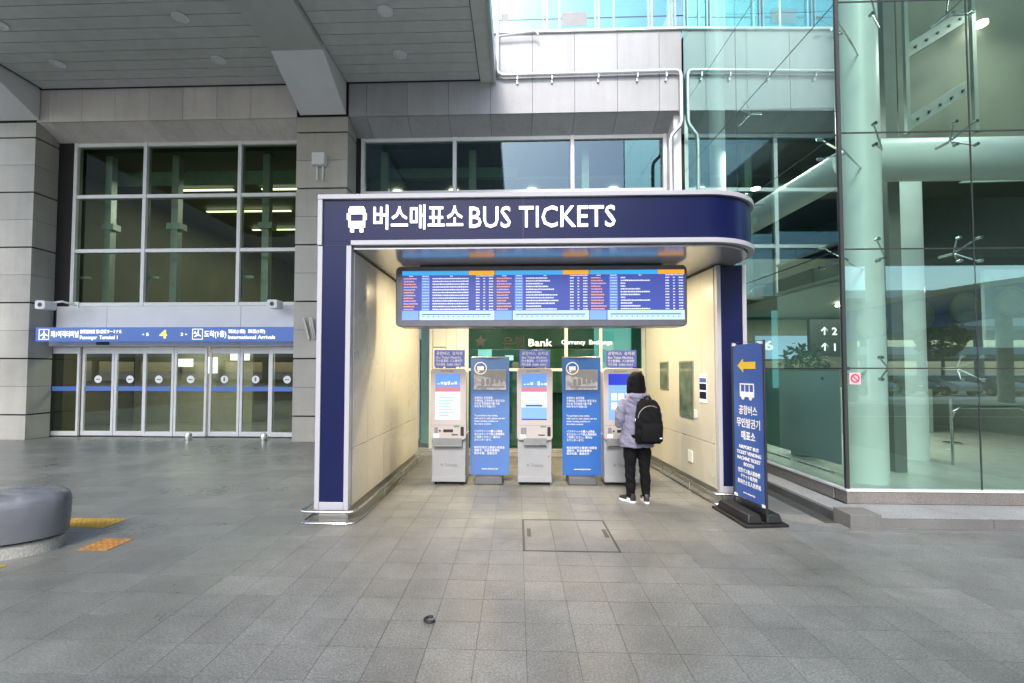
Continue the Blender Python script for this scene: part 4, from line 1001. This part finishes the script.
# red no-smoking style sticker on the glass corner
tg = empty('glass_sticker', (4.06, 5.59, 1.5), 'small pink and red round warning sticker on the glass corner', 'sticker')
obj('sheet', bx(3.94, 4.07, 5.590, 5.596, 1.50, 1.64), plain('sticker_pink', (.75, .45, .5), .5), tg, smooth=False)
cc = Vector((4.005, 5.587, 1.57)); n = 24
obj('ring', MB().loft([[(cc.x+r*math.cos(2*PI*k/n), y_, cc.z+r*math.sin(2*PI*k/n)) for k in range(n)] for r, y_ in ((.052, 5.589), (.052, 5.587), (.036, 5.587), (.036, 5.589))], cap=False).tube([(cc.x-.035, 5.588, cc.z+.035), (cc.x+.035, 5.588, cc.z-.035)], .006, 6), REDP, tg)
# kerb / raised strip round the hall
kb = obj('hall_pavement', MB().box(3.82, 12, 5.09, 5.58, -.05, .098).box(3.57, 3.85, 5.30, 10.9, -.05, .096), G_PAVE, kind='structure', smooth=False)
ks = []
for a, b in zip([3.83, 5.0, 6.2, 7.4, 8.6], [5.0, 6.2, 7.4, 8.6, 10]): ks.append((a+.003, b-.003, 5.05, 5.088, -.02, .09))
for a, b in zip([5.28, 6.4, 7.6, 8.8], [6.4, 7.6, 8.8, 10.4]): ks.append((3.53, 3.568, a+.003, b-.003, -.02, .09))
pieces('kerb_stone', ks, G_KERB, kb)
obj('corner_block', bx(3.50, 3.82, 5.0, 5.27, -.02, .15), G_KERB, kb, bevel=.006)
obj('drain_strip', bx(3.40, 9, 4.93, 4.985, -.01, .003), SILV, kb, smooth=False)

# ------------------------------------------------------------------ person
def ell(c, rx, ry, n=20, tilt=(0, 0), yawr=0, p=2.0):
    r = []
    for k in range(n):
        a = 2*PI*k/n; x = rx*math.copysign(abs(math.cos(a))**(2/p), math.cos(a)); y = ry*math.copysign(abs(math.sin(a))**(2/p), math.sin(a))
        X = x*math.cos(yawr)-y*math.sin(yawr); Y = x*math.sin(yawr)+y*math.cos(yawr)
        r.append(Vector((c[0]+X, c[1]+Y, c[2]+tilt[0]*X+tilt[1]*Y)))
    return r
FUSE = []
def fuse(name, mb, mat, parent, vox, smooth_it=6, wr=0):
    o = obj(name, mb, mat, parent)
    m = o.modifiers.new('r', 'REMESH'); m.mode = 'VOXEL'; m.voxel_size = vox; m.use_smooth_shade = True
    s = o.modifiers.new('s', 'SMOOTH'); s.iterations = smooth_it; s.factor = .5
    FUSE.append((o, mat, wr)); return o
def fuse_all():
    tmp = bpy.data.scenes.new('workbench')
    for o, _, _ in FUSE: tmp.collection.objects.link(o)
    vl = tmp.view_layers[0]; vl.update(); dg = vl.depsgraph
    res = [bpy.data.meshes.new_from_object(o.evaluated_get(dg)) for o, _, _ in FUSE]
    for (o, mat, wr), me in zip(FUSE, res):
        tmp.collection.objects.unlink(o)
        o.modifiers.clear(); o.data = me; me.materials.clear(); me.materials.append(mat)
        if wr:
            cs = [(v.co.copy(), v.normal.copy()) for v in me.vertices]; out = []
            for c, n in cs:
                p = Vector((c.x*9, c.y*9, c.z*14+c.x*8)); out.extend(c+n*(mnoise.noise(p)*wr+mnoise.noise(p*2.3)*wr*.5))
            me.vertices.foreach_set('co', out); me.update()
        me.polygons.foreach_set('use_smooth', [True]*len(me.polygons))
    bpy.data.scenes.remove(tmp)
# person stands at (PX,PY), facing +Y, slightly turned to -X
PX, PY = 1.52, 5.92
def W(x, y, z):      # body-local to world
    a = .12; c, s_ = math.cos(a), math.sin(a)
    return Vector((PX+x*c-y*s_, PY+x*s_+y*c, z))
def tubeW(mb, pts, r, n=14): mb.tube([W(*p) for p in pts], r, n)
body = MB()
tubeW(body, [(-.085, .0, .05), (-.085, 0, .42), (-.08, 0, .80)], [.035, .045, .07])
tubeW(body, [(.09, -.03, .05), (.088, -.02, .42), (.08, 0, .80)], [.035, .045, .07])
body.loft([ell(W(0, 0, z), a, b) for z, a, b in ((.74, .14, .09), (.85, .15, .10), (.98, .12, .085), (1.12, .135, .09), (1.24, .16, .09), (1.31, .13, .07), (1.345, .06, .05), (1.39, .05, .048), (1.46, .05, .05))])
body.ball(W(-.005, .025, 1.52), .072, .088, .105, 20, 14)
body.ball(W(-.01, .115, 1.50), .012, .016, .018)            # nose
body.ball(W(-.08, .02, 1.515), .012, .02, .03); body.ball(W(.075, .02, 1.515), .012, .02, .03)
tubeW(body, [(-.16, 0, 1.28), (-.205, -.01, 1.05), (-.165, .17, .985), (-.13, .27, 1.04)], [.045, .038, .03, .022])
tubeW(body, [(.16, 0, 1.28), (.20, .0, 1.05), (.13, .18, 1.02), (.07, .27, 1.06)], [.045, .038, .03, .022])
def hand(mb, x, y, z, sx):
    P = [(x, y, z), (x-sx*.005, y+.04, z+.02), (x-sx*.008, y+.075, z+.035)]
    mb.loft([ell(W(*P[0]), .022, .016), ell(W(*P[1]), .036, .016), ell(W(*P[2]), .036, .014)])
    for k in range(4):
        fx_ = x-sx*.008+(k-1.5)*.018; ln = (.052, .062, .06, .046)[k]
        tubeW(mb, [(fx_, y+.07, z+.035), (fx_, y+.075+ln*.55, z+.05), (fx_, y+.07+ln, z+.03)], [.0095, .009, .0075], 8)
    tubeW(mb, [(x-sx*.03, y+.03, z+.02), (x-sx*.055, y+.06, z+.035), (x-sx*.055, y+.085, z+.04)], [.011, .010, .008], 8)
hand(body, -.13, .27, 1.04, -1); hand(body, .07, .27, 1.06, 1)
per = fuse('person', body, SKIN, None, .0065, 3)
tag(per, 'person in lilac hooded jacket and black trousers, seen from behind at the right ticket machine', 'person')
WL[per.name] = WL.get(per.name, Vector(per.location))
jk = MB()
# jacket: flared hem, back slightly rounded
jk.loft([ell(W(-.01, -.015, z), a, b, 26, p=2.3) for z, a, b in ((.70, .215, .145), (.76, .212, .145), (.88, .192, .135), (1.0, .175, .128), (1.12, .175, .125), (1.22, .182, .12), (1.285, .17, .105), (1.325, .12, .085), (1.35, .085, .07))])
tubeW(jk, [(-.155, -.005, 1.275), (-.20, -.02, 1.19), (-.228, -.03, 1.06), (-.225, .0, .98), (-.185, .12, .99), (-.15, .22, 1.02)], [.065, .07, .064, .062, .052, .042], 16)
tubeW(jk, [(.155, -.005, 1.275), (.20, -.01, 1.19), (.222, -.01, 1.06), (.21, .02, .99), (.15, .14, 1.01), (.09, .225, 1.04)], [.065, .07, .064, .062, .052, .042], 16)
# hood lying on the back and shoulders
jk.loft([ell(W(-.01, -.05, z), a, b, 24, tilt=(0, .25)) for z, a, b in ((1.235, .07, .05), (1.26, .125, .09), (1.30, .145, .105), (1.335, .135, .10), (1.36, .105, .085), (1.37, .08, .06))])
tubeW(jk, [(-.13, .02, 1.33), (-.10, -.10, 1.34), (0, -.145, 1.335), (.09, -.10, 1.34), (.12, .02, 1.33)], [.03, .036, .04, .036, .03], 12)
jo = fuse('jacket', jk, JACK, per, .008, 4, .013)
fd = MB()
tr_ = MB()
tr_.loft([ell(W(-.005, 0, z), a, b, 22) for z, a, b in ((.68, .155, .115), (.74, .16, .12), (.86, .14, .105), (.95, .12, .09))])
tubeW(tr_, [(-.075, .0, .76), (-.085, .01, .60), (-.088, .015, .45), (-.09, .0, .28), (-.09, -.01, .075)], [.094, .088, .070, .062, .052], 18)
tubeW(tr_, [(.075, -.005, .76), (.085, -.01, .60), (.09, -.015, .45), (.092, -.03, .28), (.095, -.045, .075)], [.094, .088, .070, .062, .052], 18)
fuse('trousers', tr_, TROU, per, .008, 4, .010)
for sx, yy, yw in ((-1, -.01, .5), (1, -.045, -.15)):
    c0 = W(sx*.092, yy, 0); d = Vector((-math.sin(yw+.12), math.cos(yw+.12), 0)); q = Vector((d.y, -d.x, 0))
    def sr(t_, wd, z): return c0+d*t_+q*wd+Vector((0, 0, z))
    out = [(-.075, .0), (-.068, .025), (-.04, .036), (.04, .036), (.10, .044), (.15, .036), (.178, .012), (.182, -.01), (.165, -.034), (.11, -.044), (.04, -.036), (-.04, -.036), (-.068, -.025)]
    so = MB().loft([[sr(a, b, z) for a, b in out] for z in (.0, .028)]); obj('shoe_sole', so, SHOEW, per, bevel=.004)
    up_ = MB().loft([[sr(a*sc_+o_, b*sb, z) for a, b in out] for z, sc_, sb, o_ in ((.029, .98, .97, 0), (.05, .95, .93, 0), (.07, .72, .85, -.015), (.09, .48, .8, -.03), (.115, .42, .85, -.02))])
    obj('shoe', up_, SHOEB, per)
    obj('shoe_stripe', MB().loft([[sr(a, b, z) for a, b in ((-.02, .0385), (.03, .0395), (.03, -.0395), (-.02, -.0385))] for z in (.03, .055)]), SHOEW, per)
# bob hair
hr = MB()
hr.loft([ell(W(-.003, .012-(.004 if z < 1.45 else 0), z), a, b, 28) for z, a, b in ((1.325, .090, .066), (1.345, .108, .084), (1.395, .118, .098), (1.45, .118, .106), (1.51, .111, .110), (1.565, .099, .104), (1.605, .079, .086), (1.635, .050, .056), (1.65, .018, .02))])
random.seed(11)
for k in range(34):
    a = PI+PI*k/33*1.0; a = -PI*.08-PI*.84*k/33
    x, y = .106*math.cos(a), .012+.094*math.sin(a); l = random.uniform(.0, .035)
    tubeW(hr, [(x*.25, .012+(y-.012)*.25, 1.642), (x*.62, .012+(y-.012)*.66, 1.622), (x*.86, .012+(y-.012)*.92, 1.58), (x*.97, y*1.04, 1.50), (x*1.04, y*1.12, 1.41), (x*.97, y*1.1, 1.325-l)], [.006, .009, .011, .012, .012, .004], 6)
fuse('hair', hr, HAIR, per, .005, 1, .004)
# backpack (carried: its own thing)
bp_ = empty('backpack', W(.06, -.2, .80), 'black rounded backpack worn on both shoulders over the lilac jacket', 'backpack')
k_ = MB()
def bk_ring(z, w_, d_, yc): return ell(W(.065, yc, z), w_, d_, 28, p=3.2)
k_.loft([bk_ring(.76, .13, .05, -.20), bk_ring(.775, .15, .075, -.205), bk_ring(.84, .16, .09, -.215), bk_ring(.98, .163, .095, -.22), bk_ring(1.10, .158, .09, -.215), bk_ring(1.20, .142, .08, -.205), bk_ring(1.27, .115, .065, -.195), bk_ring(1.305, .08, .045, -.185)])
fuse('pack_body', k_, BAG, bp_, .009, 3, .010)
obj('front_pocket', MB().loft([ell(W(.07, yc, z), a, b, 24, p=3) for z, a, b, yc in ((.79, .11, .02, -.295), (.81, .13, .035, -.30), (.95, .13, .04, -.305), (1.01, .125, .03, -.298), (1.03, .10, .015, -.29))]), BAG, bp_)
zp = MB(); tubeW(zp, [(.065+.15*math.cos(a), -.262-.02*math.sin(a), 1.08+.15*math.sin(a)) for a in [PI*k/12 for k in range(13)]], .005, 6); obj('zip', zp, GREYP, bp_)
for sx in (-1, 1):
    sm = MB(); tubeW(sm, [(.065+sx*.07, -.14, 1.28), (.03+sx*.10, -.05, 1.345), (.0+sx*.115, .06, 1.31), (.0+sx*.125, .125, 1.18), (.0+sx*.15, .10, .98), (.03+sx*.165, -.05, .87), (.06+sx*.15, -.15, .84)], [.018]*7, 10); obj('shoulder_strap', sm, BAG, bp_)
hd = MB(); tubeW(hd, [(.03, -.17, 1.30), (.04, -.17, 1.335), (.065, -.17, 1.345), (.09, -.17, 1.335), (.10, -.17, 1.30)], .008, 8); obj('handle', hd, BAG, bp_)
obj('label_patch', MB().loft([[W(x, -.345, z), W(x+.03, -.345, z), W(x+.03, -.335, z), W(x, -.335, z)] for x in (.15,) for z in (.84, .852)]), LETW, bp_)
obj('reflective_tab', MB().loft([[W(-.10, -.205, z), W(-.06, -.26, z), W(-.055, -.25, z), W(-.095, -.20, z)] for z in (1.03, 1.07)]), LETW, bp_)

fuse_all()
# ================================================================== ACROSS THE ROAD (seen in reflections)
def car(x, y, rz, mat, label):
    t = empty('parked_car', (0, 0, 0), label, 'car', 'cars parked across the road')
    prof = [(-2.2, .35), (-2.25, .6), (-2.15, .85), (-1.6, .95), (-1.0, 1.38), (.5, 1.42), (1.2, 1.0), (2.0, .88), (2.25, .65), (2.25, .35)]
    b = MB(); n = []
    for s_, wd in ((-1, .80), (-.94, .87), (.94, .87), (1, .80)):
        n.append([(px_, (wd if pz < .96 else wd-.16)*(-1 if s_ < 0 else 1)*1.0, pz) for px_, pz in prof])
    b.loft(n); obj('body', b, mat, t)
    for sy in (-1, 1):
        gm = MB().loft([[(-1.35, sy*.80, 1.0), (.95, sy*.80, 1.0), (.45, sy*.74, 1.34), (-.9, sy*.74, 1.34)], [(-1.35, sy*.86, 1.0), (.95, sy*.86, 1.0), (.45, sy*.735+sy*.005, 1.34), (-.9, sy*.735+sy*.005, 1.34)]]); obj('side_window', gm, CARG, t)
    obj('windscreen', MB().loft([[(.60, -.66, 1.38), (.60, .66, 1.38), (1.13, .74, 1.05), (1.13, -.74, 1.05)], [(.64, -.66, 1.40), (.64, .66, 1.40), (1.19, .74, 1.05), (1.19, -.74, 1.05)]]), CARG, t)
    for sx in (-1.4, 1.4):
        for sy in (-1, 1):
            wh = obj('wheel', MB().cyl((sx, sy*.88-.1, .32), .32, .2, 20, 'y'), TYRE, t); obj('rim', MB().cyl((sx, sy*.88+(.1 if sy > 0 else -.11), .32), .19, .012, 16, 'y'), STEEL, wh)
    for sy in (-1, 1): obj('headlight', bx(2.18, 2.27, sy*.55-.12, sy*.55+.12, .66, .76), LETW, t)
    t.location = (x, y, -.12); t.rotation_euler = (0, 0, rz)
for i, (x, y, c, lb) in enumerate([(22.5, -23.5, 0, 'white car mirrored in the hall glass, nearest the column'), (25.3, -23.5, 2, 'silver car mirrored in the hall glass between white and black cars'), (28.1, -23.4, 1, 'black car mirrored in the hall glass'), (31, -23.6, 0, 'white car mirrored in the hall glass beside the black car'), (34, -23.5, 2, 'silver car mirrored at the right edge of the hall glass'), (37, -23.4, 1, 'black car mirrored at the far right of the hall glass')]):
    car(x, y, PI/2, CARS[c], lb)
br = empty('blue_walkway', (22, -14, 0), 'raised blue walkway with round portholes mirrored in the hall glass', 'walkway')
wk = MB()
X0, X1 = 17, 34
def arc(x, z): return z+1.8*math.sin((x-X0)/(X1-X0)*PI*.55)
n = 20
sec = lambda x: [(x, -14.6, arc(x, 3.1)), (x, -12.9, arc(x, 3.1)), (x, -12.7, arc(x, 4.7)), (x, -14.8, arc(x, 4.7))]
wk.loft([sec(X0+(X1-X0)*k/n) for k in range(n+1)]); obj('walkway_side', wk, BRIDGEB, br)
obj('walkway_roof', MB().loft([[(x, -15.2, arc(x, 4.75)), (x, -12.2, arc(x, 4.72)), (x, -12.2, arc(x, 4.98)), (x, -15.2, arc(x, 5.02))] for x in [X0-2+(X1-X0+2)*k/n for k in range(n+1)]]), WPANEL, br)
for k in range(5):
    x = 18+2.3*k; z = arc(x, 3.85)
    obj('porthole', MB().cyl((x, -12.72, z), .62, .06, 28, 'y'), plain('porthole_pane%d' % k, (.75, .88, .92), .3), br);  # pale pane colour stands for the bright view through the porthole
    m = MB(); m.loft([[(x+r*math.cos(2*PI*q/28), yy, z+r*math.sin(2*PI*q/28)) for q in range(28)] for r, yy in ((.62, -12.72), (.64, -12.60), (.74, -12.60), (.76, -12.72))], cap=False); obj('porthole_ring', m, WPANEL, br)
for x in (17.6, 25.5, 33): obj('support', MB().cyl((x, -13.7, -.2), .32, 5.6, 20), CONC, br)
cp = empty('car_park_building', (10, -40, 0), 'pale concrete building far across the road, mirrored in the glass', 'building')
for k in range(4):
    obj('floor_slab', bx(-70, 80, -60, -42, 3.2*k-.2 if k else -.25, 3.2*k+.25 if k else -.1), CONC, cp)
for k in range(3): obj('parapet', bx(-70, 80, -42, -41.8, 3.2*(k+1)+.25, 3.2*(k+1)+1.1), plain('parapet_white%d' % k, (.85, .85, .83), .6), cp)
for i in range(24): obj('column', bx(-68+6.3*i, -67.4+6.3*i, -42.6, -42.05, 0, 9.6), CONC, cp)
random.seed(3)
for i, (x, y) in enumerate([(-22, -26), (-9, -28), (4, -27), (12, -29), (24, -27), (36, -29), (48, -28)]):
    t = empty('street_tree', (x, y, -.1), ['broad', 'tall', 'round', 'thin', 'leaning', 'dense', 'small'][i]+' green tree across the road behind the parked cars', 'tree', 'trees across the road')
    obj('trunk', MB().tube([(x, y, -.1), (x+.1, y, 2), (x, y, 4.5)], [.16, .12, .05], 8), BARK, t)
    cr = MB(); 
    for q in range(900):
        a = random.uniform(0, 2*PI); b = math.acos(random.uniform(-1, 1)); r_ = random.uniform(.4, 1)**.4
        c = Vector((x+1.7*r_*math.sin(b)*math.cos(a), y+1.7*r_*math.sin(b)*math.sin(a), 4.3+1.5*r_*math.cos(b)+.3*math.sin(a*3)))
        u_ = Vector((random.gauss(0, 1), random.gauss(0, 1), random.gauss(0, 1))).normalized()*.2; v_ = u_.cross(Vector((random.random(), random.random(), 1))).normalized()*.14
        cr.add([c-u_, c-v_, c+u_, c+v_], [(0, 1, 2, 3)])
    obj('crown', cr, LEAF, t, smooth=False)

rc = empty('road_canopy', (32, -15, 10.6), 'dark high canopy over the road at the right, mirrored in the hall glass', 'canopy')
obj('canopy_deck', bx(6.0, 70, -20, 2.8, 8.6, 9.2), OLIVE, rc, smooth=False)
for x in (20, 34, 50): obj('canopy_column', MB().cyl((x, -15, -.2), .45, 8.8, 20), TUBE, rc)

# loops of steel rail and a plant inside the glass hall
for i, (x, y, lb) in enumerate([(7.2, 7.9, 'curved steel rail loop inside the glass hall, behind the middle pane'), (8.2, 7.2, 'curved steel rail loop at the right edge of the glass hall')]):
    obj('steel_rail', MB().tube([(x, y, .1), (x, y, .85), (x+.04, y, .98), (x+.16, y, 1.05), (x+1.2, y+.1, 1.05), (x+1.32, y+.1, .98), (x+1.36, y+.1, .85), (x+1.36, y+.1, .1)], .022, 10), STEEL, label=lb, cat='rail', group='steel rail loops in the glass hall')
pt_ = empty('indoor_plant', (5.3, 8.7, .1), 'dark leafy plant in a grey pot behind the frosted glass', 'plant')
obj('pot', MB().tube([(5.3, 8.7, .1), (5.3, 8.7, .12), (5.3, 8.7, .6)], [.2, .22, .28], 20), GREYP, pt_)
obj('stem', MB().tube([(5.3, 8.7, .55), (5.33, 8.72, 1.2), (5.28, 8.7, 1.9)], [.03, .02, .01], 8), BARK, pt_)
random.seed(5); lf = MB()
for q in range(420):
    a = random.uniform(0, 2*PI); b = math.acos(random.uniform(-1, 1)); r_ = random.uniform(.3, 1)**.5
    c = Vector((5.3+.42*r_*math.sin(b)*math.cos(a), 8.7+.42*r_*math.sin(b)*math.sin(a), 1.65+.55*r_*math.cos(b)))
    u_ = Vector((random.gauss(0, 1), random.gauss(0, 1), random.gauss(0, .6))).normalized()*.075; v_ = u_.cross(Vector((random.random(), random.random(), 1))).normalized()*.03
    lf.add([c-u_, c-v_, c+u_, c+v_], [(0, 1, 2, 3)])
obj('foliage', lf, LEAF, pt_, smooth=False)
for (x, y, z, w_, h_) in [(-10.6, 13.9, 1.75, .5, .25), (-9.6, 13.8, 1.55, .35, .5), (-8.9, 13.9, 1.95, .6, .3), (-6.0, 15.0, 1.5, .3, .4), (-7.1, 16, 1.9, .7, .25)]:
    obj('glowing_panel', bx(x, x+w_, y, y+.04, z, z+h_), WSG, itn, smooth=False)  # glowing boxes stand for white reflections on the door glass
obj('information_desk', bx(-8.0, -5.6, 18.2, 19, 0, 1.1), OLIVE, itn)

# bolted sloping plates inside the hall
PLATE = plain('plate_grey_green', (.24, .27, .24), .5)
for z0 in (5.55, 6.75):
    pb = obj('sloping_plate', MB().prism_axis([(6.35, z0), (7.35, z0+.62), (7.35, z0+.86), (6.35, z0+.24)], 7.55, 7.62, 'y'), PLATE, hi, bevel=.004)
    for k in range(5): obj('bolt', MB().cyl((6.5+.18*k, 7.53, z0+.20+.112*k), .022, .02, 8, 'y'), DSTEEL, pb)
obj('sloping_frame', MB().prism_axis([(6.30, 5.5), (6.36, 5.5), (6.36, 8.2), (6.30, 8.2)], 7.5, 7.56, 'y'), PLATE, hi)
obj('sloping_frame', MB().prism_axis([(7.36, 5.5), (7.42, 5.5), (7.42, 8.2), (7.36, 8.2)], 7.5, 7.56, 'y'), PLATE, hi)
random.seed(9)
for k in range(4):
    x = 6.6+.9*k
    obj('queue_post', MB().tube([(x, 10.2, .1), (x, 10.2, .13), (x, 10.2, .14), (x, 10.2, 1.05)], [.16, .16, .03, .03], 12), STEEL, hi)
obj('service_counter', bx(6.4, 10.5, 12.0, 12.8, .1, 1.2), BLIND, hi, bevel=.01)
obj('counter_backdrop', bx(6.0, 12, 14.2, 14.3, .1, 3.2), INTW, hi)
obj('glowing_panel', bx(7.2, 9.0, 14.1, 14.15, 2.0, 2.7), emis('counter_sign', (.35, .55, .75), .35), hi)

# light of the hall's own lit lamps (strips and spots seen through the glass)
def hall_light(x, y, z, e, size, c=(1, .95, .82)):
    ld = bpy.data.lights.new('hall_lamp', 'AREA'); ld.size = size; ld.energy = e; ld.color = c
    lo = bpy.data.objects.new('hall_lamp', ld); col.objects.link(lo); lo.location = (x, y, z)
hall_light(-8.5, 15.5, 7.1, 85, 3); hall_light(-8, 20, 7.1, 120, 3)
hall_light(-9.5, 12.6, 2.85, 30, 1.2); hall_light(-6.8, 12.6, 2.85, 18, 1.2)  # lobby lamps, below the ceiling where strips are added
hall_light(7.9, 7.0, 7.5, 22, 1.2, (1, 1, .92)); hall_light(5.2, 9.5, 6.4, 60, 1, (.95, 1, .95)); hall_light(7.5, 11.5, 3.2, 60, 2); hall_light(7.2, 9.6, 3.2, 35, 2)
